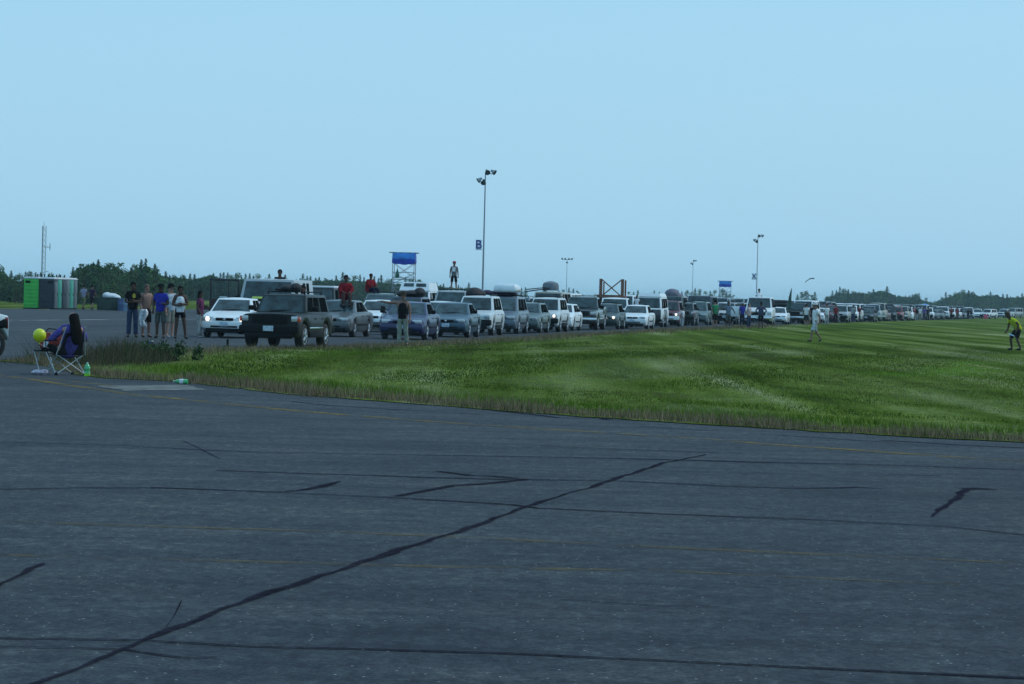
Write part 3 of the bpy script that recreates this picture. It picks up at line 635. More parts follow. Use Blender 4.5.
for i in range(4):
    for k in range(8): v = q[i].lerp(q[(i+1)%4], k/8); vs.append((v.x+rj.uniform(-.04,.04), v.y+rj.uniform(-.12,.12), .0248))
pm.add(vs, [tuple(range(len(vs)))]); tag(pm.obj('concrete_patch', mat('old_concrete', (.155,.165,.16), .98, var=.45, scale=3.5, spec=0), smooth=False), kind='structure')
# ------------------------------------------------------------------ grass
def vnoise(x, y, seed=0):
    r = np.random.default_rng(seed); t = r.random((64,64)); xi, yi = np.floor(x).astype(int), np.floor(y).astype(int); fx, fy = x-xi, y-yi
    fx, fy = fx*fx*(3-2*fx), fy*fy*(3-2*fy); g = lambda a, b: t[a%64, b%64]
    return (g(xi,yi)*(1-fx)+g(xi+1,yi)*fx)*(1-fy) + (g(xi,yi+1)*(1-fx)+g(xi+1,yi+1)*fx)*fy
def pdist(x, y, pl):
    d = np.full(x.shape, 1e9)
    for (ax,ay),(bx,by) in zip(pl, pl[1:]):
        vx, vy = bx-ax, by-ay; t = np.clip(((x-ax)*vx+(y-ay)*vy)/(vx*vx+vy*vy+1e-9), 0, 1); d = np.minimum(d, np.hypot(x-ax-t*vx, y-ay-t*vy))
    return d
def inside(x, y, pl):
    c = np.zeros(x.shape, bool); j = len(pl)-1
    for i in range(len(pl)):
        (xi,yi),(xj,yj) = pl[i], pl[j]
        if yi != yj: c ^= ((yi > y) != (yj > y)) & (x < (xj-xi)*(y-yi)/(yj-yi)+xi)
        j = i
    return c
nl = [(p.x, p.y) for p in (G(*q) for q in NEAR)] + nearP[-2:]; fl = [(p.x, p.y) for p in (G(*q) for q in FARE)]
def blades(name, x, y, h, wd, col, lean=.35):
    n = len(x); a = RNG.uniform(0, np.pi, n); ux, uy = np.cos(a)*wd/2, np.sin(a)*wd/2*.5
    lx, ly = RNG.normal(0, lean, n)*h, RNG.normal(0, lean, n)*h; z0 = np.full(n, .025)
    v = np.stack([np.stack([x-ux,y-uy,z0],1), np.stack([x+ux,y+uy,z0],1), np.stack([x+lx,y+ly,z0+h],1)], 1).reshape(-1,3)
    me = bpy.data.meshes.new(name); me.vertices.add(3*n); me.vertices.foreach_set('co', v.ravel().astype(np.float32))
    me.loops.add(3*n); me.loops.foreach_set('vertex_index', np.arange(3*n, dtype=np.int32)); me.polygons.add(n)
    me.polygons.foreach_set('loop_start', np.arange(0,3*n,3,dtype=np.int32)); me.polygons.foreach_set('loop_total', np.full(n,3,dtype=np.int32)); me.update()
    at_ = me.color_attributes.new('pigment', 'FLOAT_COLOR', 'POINT'); c4 = np.ones((3*n,4), np.float32); c4[:,:3] = np.repeat(col, 3, 0); at_.data.foreach_set('color', c4.ravel())
    me.materials.append(BLADE); return tag(link(name, me), kind='stuff')
BLADE, nt, b = new_mat('grass_blade'); ca = nt.nodes.new('ShaderNodeVertexColor'); ca.layer_name = 'pigment'; nt.links.new(ca.outputs['Color'], b.inputs['Base Color']); b.inputs['Roughness'].default_value = .9; b.inputs['Specular IOR Level'].default_value = 0
def sample(n, z0, z1, m=.19, pw=1.0):
    u = RNG.random(n); Z = (z0**(1+pw) + u*(z1**(1+pw)-z0**(1+pw)))**(1/(1+pw)); x = RNG.uniform(-m, m, n)*Z; return x, Z
def turf_colour(x, y, d1, d2):
    s = -np.log(np.exp(-d1/2.2)+np.exp(-d2/3.5))*2.6            # mower passes run round the edge of the verge
    wob = vnoise(x*.12, y*.05, 1)*2.2
    b1 = .5+.5*np.sin(2*np.pi*(s+wob)/4.6); b2 = vnoise(s*1.3+40, (x+y)*.02+9, 4)
    u = x*cs - y*sn; v = x*sn + y*cs
    row = vnoise(u*.55+wob*.3, v*.022, 8)
    t = np.clip(.36*b1+.34*b2+.44*row-.06, 0, 1)
    t = np.clip((t-.5)*1.75+.47, 0, 1); pt = vnoise(x*.35, y*.12, 2)
    ramp_c = np.array([[.036,.058,.012],[.078,.112,.016],[.140,.182,.030],[.205,.240,.068],[.260,.272,.130]])
    i = np.clip(t*4, 0, 3.999); k = i.astype(int); f = (i-k)[:,None]; c = ramp_c[k]*(1-f)+ramp_c[k+1]*f
    c = c*(.72+.56*pt)[:,None]
    return c, t
x, y = sample(300000, 39, 150, .20, .2)
ok = inside(x, y, poly); x, y = x[ok], y[ok]; d1, d2 = pdist(x, y, nl), pdist(x, y, fl)
c, t = turf_colour(x, y, d1, d2); n = len(x)
fr = np.clip((1.35-d1-.5*vnoise(x*1.1,y*.8,77))/.6, 0, 1)*.9; br = np.exp(-((d1-2.3)/1.1)**2)
c = c*(1-.55*br[:,None]) + np.array([.105,.20,.014])*.55*br[:,None]
gap = ((vnoise(x*.5, y*.16, 12) > .78) | ((vnoise(x*.7, y*.3, 55) > .62) & (x < G(500,370).x) & (d1 > 6))) & (d1 > 3); c[gap] *= np.array([.6,.46,.6])
edge2 = np.clip((2.5-d2)/2.5, 0, 1)[:,None]*.6; c = c*(1-edge2)+np.array([.150,.112,.060])*edge2
dryc = np.array([.25,.165,.10]); c = c*(1-fr[:,None])+dryc*fr[:,None]
c *= RNG.uniform(.7, 1.3, n)[:,None]*np.array([1.12,1.06,1.0])
def lines(pts, wd, k):
    global c
    d = pdist(x, y, [tuple(G(*p).xy) for p in pts]); f = (np.exp(-(d/wd)**2)*np.clip(vnoise(x*1.3, y*.45, len(pts)*7+int(pts[0][0]))*1.9+.05, 0, 1))[:,None]; c = c*(1-f)+c*np.array(k)*f
DKC, PLC, BGC = (.42,.40,.45), (1.65,1.35,1.9), (.95,1.35,.7)
lines([(628,371),(673,375),(714,379),(764,388),(823,392.5),(850,394),(886,399)], .35, (.28,.24,.3)); lines([(750,373),(814,380),(887,387),(953,392),(1024,400)], .55, DKC)
lines([(881,374),(931,362),(975,353),(1024,340)], .8, DKC); lines([(737,352.6),(777,350),(850,348)], .5, DKC); lines([(655,373),(673,364),(741,357),(800,352)], .7, (1.25,1.15,1.3)); lines([(800,385),(866,392.5),(953,400),(1024,405.6)], .3, PLC)
lines([(866,373),(905,377)], .9, BGC); lines([(949,377),(975,364)], 1.0, BGC); lines([(352,373.7),(420,372.5),(477,373.7)], .5, (.62,.5,.75)); lines([(230,363),(266,363),(330,361)], .6, (.6,.5,.6)); lines([(490,367),(560,365),(620,360)], .6, (1.25,1.1,1.25))
lines([(430,352),(520,350),(640,345),(760,338)], .9, DKC); lines([(560,352),(700,346),(860,336)], 1.2, PLC); lines([(250,356),(400,355),(520,357)], .6, BGC); lines([(700,390),(820,402),(930,412)], .5, PLC); lines([(900,356),(940,350),(1000,343)], 1.2, PLC)
h = (.014+.030*(1-t)+.028*vnoise(x*.6, y*.3, 6)+.045*br)*RNG.uniform(.55,1.35,n)*np.clip((165-y)/70,.25,1)*np.clip(c.mean(1)/.07,.6,1.1); h[gap] *= .7
blades('grass', x, y, h, .016*np.maximum(1, y/52), c)
# dry seed heads along both edges
def fringe(pl, n, mean, amp):
    seg = [(p, q) for p, q in zip(pl, pl[1:]) if 30 < min(p[1], q[1]) < 230]; ln = np.array([math.hypot(q[0]-p[0], q[1]-p[1])/(.5*(p[1]+q[1])) for p, q in seg]); k = RNG.choice(len(seg), n, p=ln/ln.sum()); t = RNG.random(n)
    A = np.array([p for p, q in seg])[k]; B = np.array([q for p, q in seg])[k]; P_ = A+(B-A)*t[:,None]; d = B-A; nn = np.stack([d[:,1], -d[:,0]], 1)/np.linalg.norm(d, axis=1)[:,None]
    o = RNG.gamma(2.2, mean/2.2, n)*(.35+1.3*vnoise(P_[:,0]*.9, P_[:,1]*.7, 21))*amp
    best = None
    for sg in (1,-1):
        Q = P_+nn*(o*sg)[:,None]; ok = inside(Q[:,0], Q[:,1], poly); best = Q if best is None else np.where(ok[:,None], Q, best)
    return best[:,0], best[:,1]
xa, ya = fringe(nl, 22000, .42, 1); xb, yb = fringe(fl, 16000, .8, 1); x, y = np.concatenate([xa, xb]), np.concatenate([ya, yb]); n = len(x)
c = np.array([.30,.205,.13])*RNG.uniform(.4,1.3,n)[:,None]; gm = RNG.random(n) < .2; c[gm] = np.array([.08,.11,.03])*RNG.uniform(.6,1.2,gm.sum())[:,None]
blades('dry_grass', x, y, (.07+.15*vnoise(x*.9, y*.6, 31))*RNG.uniform(.5,1.3,n), .011*np.maximum(1, y/60), c, .28)
# weeds in the tip of the verge
cx, cy = G(124,364).xy; x = RNG.normal(cx, .5, 5200); y = RNG.normal(cy, 2.0, 5200); x[:500] = RNG.uniform(cx-2.2, cx-.4, 500); ok = x-cx < .95; x, y = x[ok], y[ok]; n = len(x)
c = np.array([.125,.092,.060])*RNG.uniform(.3,1.4,n)[:,None]; gm = RNG.random(n) < .3; c[gm] = np.array([.055,.085,.03])*RNG.uniform(.5,1.2,gm.sum())[:,None]
blades('weeds', x, y, (.20+.42*vnoise(x*2.2, y*1.1, 41))*RNG.uniform(.45,1.3,n), .014, c, .4)
# ------------------------------------------------------------------ trees
def leaf_mat(name, c):
    m, nt, b = new_mat(name); g = nt.nodes.new('ShaderNodeNewGeometry')
    cc = ramp(nt, g.outputs['Random Per Island'], [(0,[x*.55 for x in c]),(.5,c),(1,[x*1.55 for x in c])]); nt.links.new(cc, b.inputs['Base Color']); b.inputs['Roughness'].default_value = .8; b.inputs['Specular IOR Level'].default_value = .2; return m
BARK = mat('bark', (.07,.055,.045), .95, var=.4, scale=6)
L1, L2_, L3 = leaf_mat('spruce_needles', (.034,.084,.048)), leaf_mat('birch_leaves', (.070,.130,.044)), leaf_mat('alder_leaves', (.048,.104,.044))
def leaf(mb, c, s, r):
    a = Vector((r.gauss(0,1), r.gauss(0,1), r.gauss(0,1)+.6)).normalized(); u = a.orthogonal().normalized(); v = a.cross(u)
    k = r.uniform(0, 6.28); u, v = u*math.cos(k)+v*math.sin(k), v*math.cos(k)-u*math.sin(k)
    mb.add([c-u*s*.5, c+v*s*.32, c+u*s*.5, c-v*s*.32], [(0,1,2,3)])
def spruce(seed):                          # unit height
    r = random.Random(seed); mb = MB(); tk = MB(); tk.tube((0,0,0),(0,0,.97),.014,.002,6)
    z = .06
    while z < .98:
        rad_ = .24*(1-z)**.8*r.uniform(.7,1.15)+.008; nb = 7 if z < .7 else 5; ph = r.uniform(0,6.28)
        for i in range(nb):
            a = ph+6.28*i/nb+r.uniform(-.3,.3); ln = rad_*r.uniform(.6,1.2); d = Vector((math.cos(a), math.sin(a), -.28+.5*z)); tk.tube((0,0,z), d*ln+Vector((0,0,z)), .004*(1.1-z), .001, 3)
            for k in range(5):
                p = Vector((0,0,z))+d*ln*(k+.7)/5+Vector((r.gauss(0,.006), r.gauss(0,.006), r.gauss(0,.008))); leaf(mb, p, r.uniform(.045,.075)*(1.2-z*.7), r)
        z += .036*r.uniform(.8,1.25)
    return mb, tk
def broad(seed, wide=.30, low=.12):
    r = random.Random(seed); mb = MB(); tk = MB(); tk.tube((0,0,0),(.01,0,.5),.022,.012,6); tk.tube((.01,0,.5),(0,.01,.9),.012,.003,5)
    tips = []
    for i in range(15):
        a = r.uniform(0,6.28); z0 = r.uniform(low,.72); z1 = min(.96, z0+r.uniform(.08,.3)); q = wide*math.sin(math.pi*min(1,max(.1,(z1-low+.12)/(1.08-low))))**.7*r.uniform(.5,1.05)
        t = Vector((q*math.cos(a), q*math.sin(a), z1)); tk.tube((0,0,z0), t, .007, .002, 4); tips.append(t)
    tips += [Vector((r.gauss(0,.03), r.gauss(0,.03), r.uniform(.8,.97))) for _ in range(3)]
    for t in tips:
        s = r.uniform(.055,.13)
        for k in range(38):
            v = Vector((r.gauss(0,1), r.gauss(0,1), r.gauss(0,.85))); v = v.normalized()*s*r.random()**.4; leaf(mb, t+v, r.uniform(.028,.055), r)
    return mb, tk
TREE = {}
for i in range(4): a, t = spruce(100+i); TREE['spruce', i] = (a.mesh('spruce_crown', L1, smooth=False), t.mesh('trunk', BARK))
for i in range(4): a, t = broad(200+i, (.26,.34,.22,.38)[i], (.1,.15,.08,.12)[i]); TREE['broad', i] = (a.mesh('leafy_crown', L2_ if i % 2 else L3, smooth=False), t.mesh('trunk', BARK))
def tree(kind, px, Z, ytop, label, group, r, wide=1.0):
    if kind == 'spruce': ytop -= r.uniform(0, 3.5)
    g = at(px, Z); yh = 284.5+.025*px; h = max(1.2, H+(yh-ytop)*Z/F); i = r.randrange(4)
    o = thing('spruce_tree' if kind == 'spruce' else 'leafy_tree', label, 'tree', (g.x, g.y, 0), r.uniform(0,6.28), group)
    w_ = h*wide*r.uniform(.85,1.15); o.scale = (w_, w_, h)
    c, t = TREE[kind, i]; link('crown', c, o); link('trunk', t, o); return o
rt = random.Random(11)
SKL = [(0,265),(8,272),(14,277),(22,276),(30,272),(36,274),(48,273),(58,277),(68,277),(76,263),(84,262),(92,259),(100,262),(108,266),(116,262),(124,268),(132,266),(140,262.5),(147,262),(154,270),(162,273),(175,275),(190,276.5),(200,275.5),(210,271.5),(222,277),(236,276),(250,277),(270,278),(300,278),(340,278),(365,279),(395,281),(430,283),(460,286)]
def sky_y(x): return float(np.interp(x, [p[0] for p in SKL], [p[1] for p in SKL]))
GL, GR, GM = 'trees in the wood beyond the runway', 'trees of the hazy wood past the end of the queue', 'small far trees showing over the queued vehicles'
x = -8.0
while x < 160:
    k = 'spruce' if rt.random() < .5 else 'broad'
    tree(k, x, rt.uniform(292,330), sky_y(x)+rt.choice((-1.5,0,0,2,5,8)), 'dark pointed spruce in the wood beyond the green toilets' if k == 'spruce' else 'leafy broad tree in the wood beyond the green toilets', GL, rt, 1.0 if k == 'spruce' else 1.15)
    x += rt.uniform(3.6,6.2)
x = 150.0
while x < 470:
    k = 'spruce' if rt.random() < .72 else 'broad'; Z = np.interp(x, [150,240,470], [400,560,760])+rt.uniform(-15,25)
    tree(k, x, Z, sky_y(x)+rt.choice((-3,-1,0,1,3,4)), 'slim dark spruce in the long wood edge behind the standing group' if k == 'spruce' else 'rounded leafy tree in the long wood edge behind the standing group', GL+' to the queue', rt, 1.15)
    x += rt.uniform(2.6,4.6)
for a, b, y0, y1 in ((508,530,287,291),(540,582,289,294),(628,640,290,294),(650,662,293,296),(672,700,289,295),(700,724,289,297),(726,737,292,297),(797,815,291,296)):
    x = a
    while x < b:
        k = 'spruce' if rt.random() < .4 else 'broad'
        tree(k, x, rt.uniform(900,1050), rt.uniform(y0,y1), 'tiny far spruce showing over the queued vehicles' if k == 'spruce' else 'tiny far round tree showing over the queued vehicles', GM, rt, 1.3); x += rt.uniform(3.2,5.5)
SKR = [(832,295),(838,291),(850,292),(856,291),(866,292),(880,289.5),(886,290.5),(895,294),(905,296),(912,296),(916,294),(922,299),(934,302),(942,298),(952,294),(960,292),(968,292),(980,295),(996,294),(1004,296),(1030,296)]
x = 832.0
while x < 1050:
    k = 'spruce' if rt.random() < .35 else 'broad'; yt = float(np.interp(x, [p[0] for p in SKR], [p[1] for p in SKR]))+rt.choice((-2,-.5,0,1,2.5,4))
    tree(k, x, rt.uniform(1080,1220), yt, 'blue hazy pointed spruce in the wood past the end of the queue' if k == 'spruce' else 'blue hazy round crowned tree in the wood past the end of the queue', GR, rt, 1.25)
    x += rt.uniform(2.6,4.4)
def woods(rng, Zf, ytop, n, off=8):                 # the dense wall of foliage behind the single trees
    mb = MB(); r = random.Random(5)
    for _ in range(n):
        px = r.uniform(*rng); Z = Zf(px)+r.uniform(0,12); g = at(px, Z); hh = max(.8, H+(284.5+.025*px-ytop(px)-off)*Z/F)
        leaf(mb, Vector((g.x, g.y, hh*r.random()**.8)), r.uniform(.45,1.0)*Z/420, r)
    return tag(mb.obj('woods', L3, smooth=False), kind='stuff')
woods((-15,165), lambda p: 326, sky_y, 11000, 6); woods((150,470), lambda p: float(np.interp(p,[150,240,470],[420,590,790])), sky_y, 14000, 4)
woods((826,1060), lambda p: 1220, lambda p: float(np.interp(p, [q[0] for q in SKR], [q[1] for q in SKR]))+1, 12000, 2)
# bush and weeds at the tip of the verge
bm_, br_ = MB(), random.Random(4)
for k in range(15):
    c = Vector((br_.gauss(0,.30), br_.gauss(0,.3), br_.uniform(.08,.24)))
    for j in range(150):
        v = Vector((br_.gauss(0,1), br_.gauss(0,1), br_.gauss(0,.8))).normalized()*br_.uniform(.05,.2); v.z = max(v.z, -c.z+.01); leaf(bm_, c+v, br_.uniform(.05,.10), br_)
g = G(159,362); o = thing('low_bush', 'low green bush at the tip of the grass verge', 'bush', (g.x, g.y, .03)); o.scale = (.85,1.2,1.25); bm_.obj('foliage', leaf_mat('bush_leaves', (.035,.075,.022)), o, smooth=False)
sb = MB()
for k in range(14): sb.tube((br_.gauss(0,.06), br_.gauss(0,.06), 0), (br_.gauss(0,.25), br_.gauss(0,.25), br_.uniform(.15,.35)), .006, .003, 4)
sb.obj('stem', BARK, o)
# ------------------------------------------------------------------ lamp masts, towers
STEEL = mat('galvanised_steel', (.30,.33,.36), .6, metal=.2); DSTEEL = mat('dark_steel', (.06,.075,.085), .5, metal=.4)
WHITE = mat('white_panel', (.7,.72,.74), .6); BLUE = mat('blue_sign_letter', (.03,.04,.26), .5); PBLUE = mat('pale_blue_panel', (.70,.78,.86), .6)
def letter(ch, size, m, parent, loc):
    cu = bpy.data.curves.new('letter', 'FONT'); cu.body = ch; cu.size = size; cu.extrude = .012; cu.offset = .012; cu.align_x = 'CENTER'; cu.align_y = 'CENTER'
    t = link('tmp', cu); t.data.materials.append(m); dg = bpy.context.evaluated_depsgraph_get(); me = bpy.data.meshes.new_from_object(t.evaluated_get(dg)); bpy.data.objects.remove(t)
    o = link('letter', me, parent); o.location = loc; o.rotation_euler = (R(90),0,0); return o
def flood(p, parent, m, face, r=.28):
    M = Vector(face).normalized().to_track_quat('Z','Y').to_matrix(); mb = MB().lathe([(.0,-.34),(.12,-.32),(.16,-.1),(r,.12),(r,.16)], p, M, 14); f = mb.obj('floodlight', m, parent)
    MB().lathe([(0,.17),(r*.94,.165)], p, M, 14).obj('lens', GLASS, f)
MASTS = 'lamp masts along the runway'
def mast(px, Z, ytop, label, sign=None, kind='flood'):
    g = at(px, Z); yh = 284.5+.025*px; h = H+(yh-ytop)*Z/F; o = thing('lamp_mast', label, 'lamp mast', (g.x, g.y, 0), 0, MASTS)
    MB().tube((0,0,0),(0,0,h-.2),.11,.055,10).lathe([(.26,0),(.26,.05),(.16,.12)],n=10).obj('pole', STEEL, o)
    if kind == 'flood':
        MB().tube((-.05,0,h-.25),(.95,.1,h-.2),.04).tube((.05,0,h-1.05),(-.65,.05,h-1.0),.04).obj('cross_arm', DSTEEL, o)
        flood((.18,-.05,h-.05), o, DSTEEL, (.25,-.75,-.5)); flood((.82,.05,h-.02), o, STEEL, (.8,-.4,-.5)); flood((-.62,.0,h-.86), o, STEEL, (-.8,-.2,-.6)); flood((-.18,-.06,h-1.08), o, DSTEEL, (-.1,.7,-.7))
    else:
        MB().tube((-1.5,0,h-.3),(1.5,0,h-.3),.06).obj('cross_arm', DSTEEL, o)
        for x_ in (-1.5,-.55,.55,1.5): flood((x_,-.05,h-.1), o, DSTEEL, (x_*.4,-.6,-.6), .34)
        flood((0,-.1,h-1.2), o, DSTEEL, (0,-.5,-.8), .34)
    if sign:
        ch, y0, y1, sz = sign; zc = H+(yh-(y0+y1)/2)*Z/F; hh = (y1-y0)*Z/F; wv = hh*.55
        p = MB().box((-wv/2-.22,-.05,zc),(wv,.04,hh),.008).tube((0,0,zc+hh*.4),(-.3,-.03,zc+hh*.4),.02).tube((0,0,zc-hh*.4),(-.3,-.03,zc-hh*.4),.02).obj('sign_board', PBLUE if not sz else mat('sky_pale_panel', (.85,.92,.96), .6), o)
        letter(ch, hh*1.18, BLUE, p, (-wv/2-.22,-.085,zc))
mast(482, 320, 171.5, 'tall lamp mast carrying the letter B sign board', ('B',239.8,250.2,0))
mast(756, 592, 235.5, 'lamp mast carrying the letter X sign board', ('X',273.5,279.8,1))
mast(692, 980, 260.5, 'thin plain lamp mast between the two blue roofed towers')
mast(566, 1000, 258.5, 'far lamp mast with a row of lamps on a wide cross arm', None, 'bar')
BTARP = mat('blue_tarp', (.03,.22,.66), .55, var=.3, scale=1.5); BTARP2 = mat('deep_blue_tarp', (.012,.06,.48), .55, var=.3, scale=1.5)
def scaffold(px, Z, ytop, label, wide, sc=1.0, bag=False):
    g = at(px, Z); yh = 284.5+.025*px; h = H+(yh-ytop)*Z/F; o = thing('scaffold_tower', label, 'scaffold tower', (g.x, g.y, ZROAD), R(-4), 'blue topped scaffold towers'); a, d = wide/2, .7
    m = MB()
    for sx in (-1,1):
        for sy in (-1,1): m.tube((sx*a,sy*d,0),(sx*a,sy*d,h-.15),.035*sc,n=6)
    m.obj('upright', STEEL, o); m = MB()
    lv = [h*k for k in (.12,.30,.42,.50,.58,.67)]
    for z in lv:
        for sy in (-1,1): m.tube((-a,sy*d,z),(a,sy*d,z),.028*sc,n=5)
        for sx in (-1,1): m.tube((sx*a,-d,z),(sx*a,d,z),.028*sc,n=5)
    m.obj('rung', STEEL, o); m = MB()
    for z0, z1 in ((.05*h,.42*h),(.58*h,.82*h),(.48*h,.66*h)):
        for sy in (-1,1):
            for q in (-1,1): MB().tube((-q*a,sy*d+.03*q,z0),(q*a,sy*d+.03*q,z1),.02*sc,n=5).obj('brace', STEEL, o)
    MB().box((0,0,h*.555),(wide+.1,1.5,.06),.01).obj('deck', mat('scaffold_plank', (.2,.2,.19), .9, var=.3), o)
    MB().tube((-a-.35,-d,h-.05),(a+.35,-d,h-.05),.04*sc).tube((-a-.3,d,h-.05),(a+.3,d,h-.05),.04*sc).obj('roof_pole', DSTEEL, o)
    nx = 14; f = MB()
    for sy in (-1,1):                                       # tarp bellies between the corner poles
        vs = []; rows = 5
        for j in range(rows+1):
            for i in range(nx+1):
                t = i/nx*2-1; q = j/rows; bulge = .14*math.sin(math.pi*min(1,q*1.1)); vs.append((t*(a+.02+.1*q*(1-.5*q)), sy*(d+.04+bulge*(1-t**4)), h-.06-.17*h*q-(.06*h*.35*(1-t*t) if j == rows else 0)+.03*math.sin(t*9+j)))
        f.add(vs, [(j*(nx+1)+i, j*(nx+1)+i+1, (j+1)*(nx+1)+i+1, (j+1)*(nx+1)+i) for j in range(rows) for i in range(nx)], 0)
        for k in range(rows*nx): f.m[-1-k] = 1 if k < nx*2 else 0
    f.add([(-a,-d,h-.04),(a,-d,h-.04),(a,d,h-.04),(-a,d,h-.04)], [(0,1,2,3)], 0)
    for sx in (-1,1): f.add([(sx*(a+.03),-d,h-.05),(sx*(a+.03),d,h-.05),(sx*(a+.08),d,h*.84),(sx*(a+.08),-d,h*.84)], [(0,1,2,3)], 1)
    f.obj('tarp', [BTARP, BTARP2], o)
    return o, h
o, hs = scaffold(403, 290, 252.5, 'nearer scaffold tower wrapped in blue tarp at the top', 1.95)
m = MB(); m.lathe([(.0,-.5),(.16,-.48),(.2,-.3),(.13,.0),(.05,.25),(.02,.4)], (0,0,0), None, 10)
bgm = m.obj('hanging_bag', mat('green_fabric', (.03,.13,.09), .8)); bgm.location = W(397.3,272.5,289.2); tag(bgm, 'small dark green bag hanging from the scaffold tower', 'bag')
MB().tube((0,0,.4),(.05,0,.55),.012,n=5).obj('strap', BLACK, bgm)
scaffold(724.5, 580, 281, 'far scaffold tower with a blue tarp roof over the vans', 2.1, 1.3)
# lattice radio mast
g = at(42.5, 700); o = thing('radio_mast', 'thin lattice radio mast rising behind the green toilets', 'radio mast', (g.x, g.y, 0), R(20)); h = H+(285.5-226)*700/F; m = MB(); a = .5
c3 = [Vector((a*math.cos(k*2.094), a*math.sin(k*2.094), 0)) for k in range(3)]
for c in c3: m.tube(c, c+Vector((0,0,h)), .06, n=5)
m.obj('mast_leg', STEEL, o); m = MB(); nb = 12
for k in range(nb):
    z0, z1 = h*k/nb, h*(k+1)/nb
    for i in range(3): m.tube(c3[i]+Vector((0,0,z0)), c3[(i+1)%3]+Vector((0,0,z1)), .05, n=4); m.tube(c3[i]+Vector((0,0,z1)), c3[(i+1)%3]+Vector((0,0,z1)), .03, n=4)
m.obj('lattice', STEEL, o); m = MB()
m.tube((0,0,h*.69),(1.6,0,h*.69),.06).tube((1.4,0,h*.64),(1.4,0,h*.75),.07); m.tube((0,0,h*.31),(1.2,0,h*.33),.05); m.tube((0,0,h),(0,0,h+1.0),.04)
m.obj('antenna', DSTEEL, o)
# ------------------------------------------------------------------ toilets, skip, barrels, board
TW = {k: mat('toilet_'+k, c, .6, var=.15, scale=2) for k, c in dict(green=(.05,.42,.06), navy=(.016,.024,.036), grey=(.10,.13,.14), teal=(.04,.30,.22), dteal=(.025,.07,.07)).items()}
d5 = R(6.0); g0 = at(38.4, 229)
def toilet(k, row, wallk, doork, label):
    ax = Vector((math.sin(d5), math.cos(d5), 0)); rx = Vector((math.cos(d5), -math.sin(d5), 0))
    p = g0 + ax*(.58+1.17*k) + rx*(.57 if row else -.57); o = thing('portable_toilet', label, 'portable toilet', (p.x, p.y, ZROAD), -d5+(0 if row else math.pi), 'portable toilets in a double row')
    m = MB().box((0,0,1.08),(1.08,1.10,2.12),.03)
    for s in (-1,1):
        for z in np.linspace(.35,1.95,7): m.box((0,s*.555,z),(.98,.02,.1),.008)
    m.obj('shell', TW[wallk], o)
    MB().box((0,0,2.19),(1.14,1.17,.07),.03).box((0,0,2.25),(1.0,1.02,.09),.04).obj('roof', mat('white_plastic', (.6,.63,.66), .5), o)
    dr = MB().box((.548,0,1.02),(.035,.80,1.86),.012); dr.box((.57,0,1.45),(.02,.66,.7),.01); dr = dr.obj('door', TW[doork], o)
    MB().box((.585,.31,1.05),(.03,.05,.14),.008).obj('handle', BLACK, dr)
    for s in (-1,1): MB().box((.25,s*.566,1.93),(.36,.02,.17),.005).obj('vent', BLACK, o)
    MB().box((0,0,.04),(1.12,1.12,.08),.02).obj('skid_base', BLACK, o)
    MB().tube((-.4,.3,2.2),(-.4,.3,2.5),.05).obj('vent_pipe', BLACK, o)
for k, (dk, t) in enumerate([('grey','dark navy sided toilet at the near end of the row'),('teal','second toilet of the row, its door teal'),('navy','dark doored toilet between the teal and the grey ones'),('grey','grey doored toilet in the middle of the row'),('teal','bright teal doored toilet near the far end'),('grey','last grey doored toilet at the far end of the row')]): toilet(k, 1, 'navy' if k in (0,2) else ('teal' if k in (1,4) else 'grey'), dk, t)
toilet(0, 0, 'green', 'green', 'bright green portable toilet standing at the near corner'); toilet(1, 0, 'green', 'green', 'green portable toilet hidden behind the bright green corner one')
g = at(108, 232); o = thing('skip_container', 'dark green skip with white bags on top by the wood', 'skip', (g.x, g.y, ZROAD), R(6)); m = MB()
m.box((0,0,.45),(1.55,1.3,.86),.03); 
for x_ in (-.6,-.2,.2,.6): m.box((x_,-.66,.45),(.07,.05,.8),.01)
m.obj('tub', mat('dark_green_steel', (.012,.035,.028), .6), o); MB().box((0,0,.9),(1.62,1.38,.07),.02).obj('rim', mat('dark_green_steel', (.012,.035,.028), .6), o)
m = MB().ball((.25,0,1.02),(.52,.5,.24)).ball((-.1,.1,1.06),(.35,.4,.26)).ball((.62,-.1,.95),(.3,.4,.2)); bgs = m.obj('rubbish_bags', mat('white_bag', (.6,.62,.66), .5, var=.15, bump=.5)); bgs.name = 'rubbish_bag'; bgs.location = (g.x, g.y, ZROAD); tag(bgs, 'white rubbish bags heaped on the dark green skip', 'rubbish')
for px, lab in ((121.5,'blue barrel standing close beside the dark green skip'),(125.5,'paler blue barrel at the outer end beside the skip')):
    g = at(px, 231); MB().lathe([(.0,0),(.28,.0),(.29,.05),(.27,.06),(.28,.44),(.29,.46),(.28,.48),(.28,.84),(.29,.88),(.26,.89),(0,.88)],n=14).obj('barrel', mat('blue_plastic_'+('a' if px < 123 else 'b'), (.06,.10,.22) if px < 123 else (.16,.24,.36), .5))
    o = [q for q in COL.objects if q.name.startswith('barrel')][-1]; o.location = (g.x, g.y, ZROAD); tag(o, lab, 'barrel')
g = at(44, 219); b_ = MB().box((0,0,.05),(.62,.5,.05),.01).box((-.2,0,.012),(.06,.5,.024)).box((.2,0,.012),(.06,.5,.024)).obj('wooden_pallet', mat('pale_wood', (.28,.22,.16), .9, var=.3)); b_.location = (g.x, g.y, ZROAD); tag(b_, 'small flat board lying on the asphalt before the toilets', 'board')
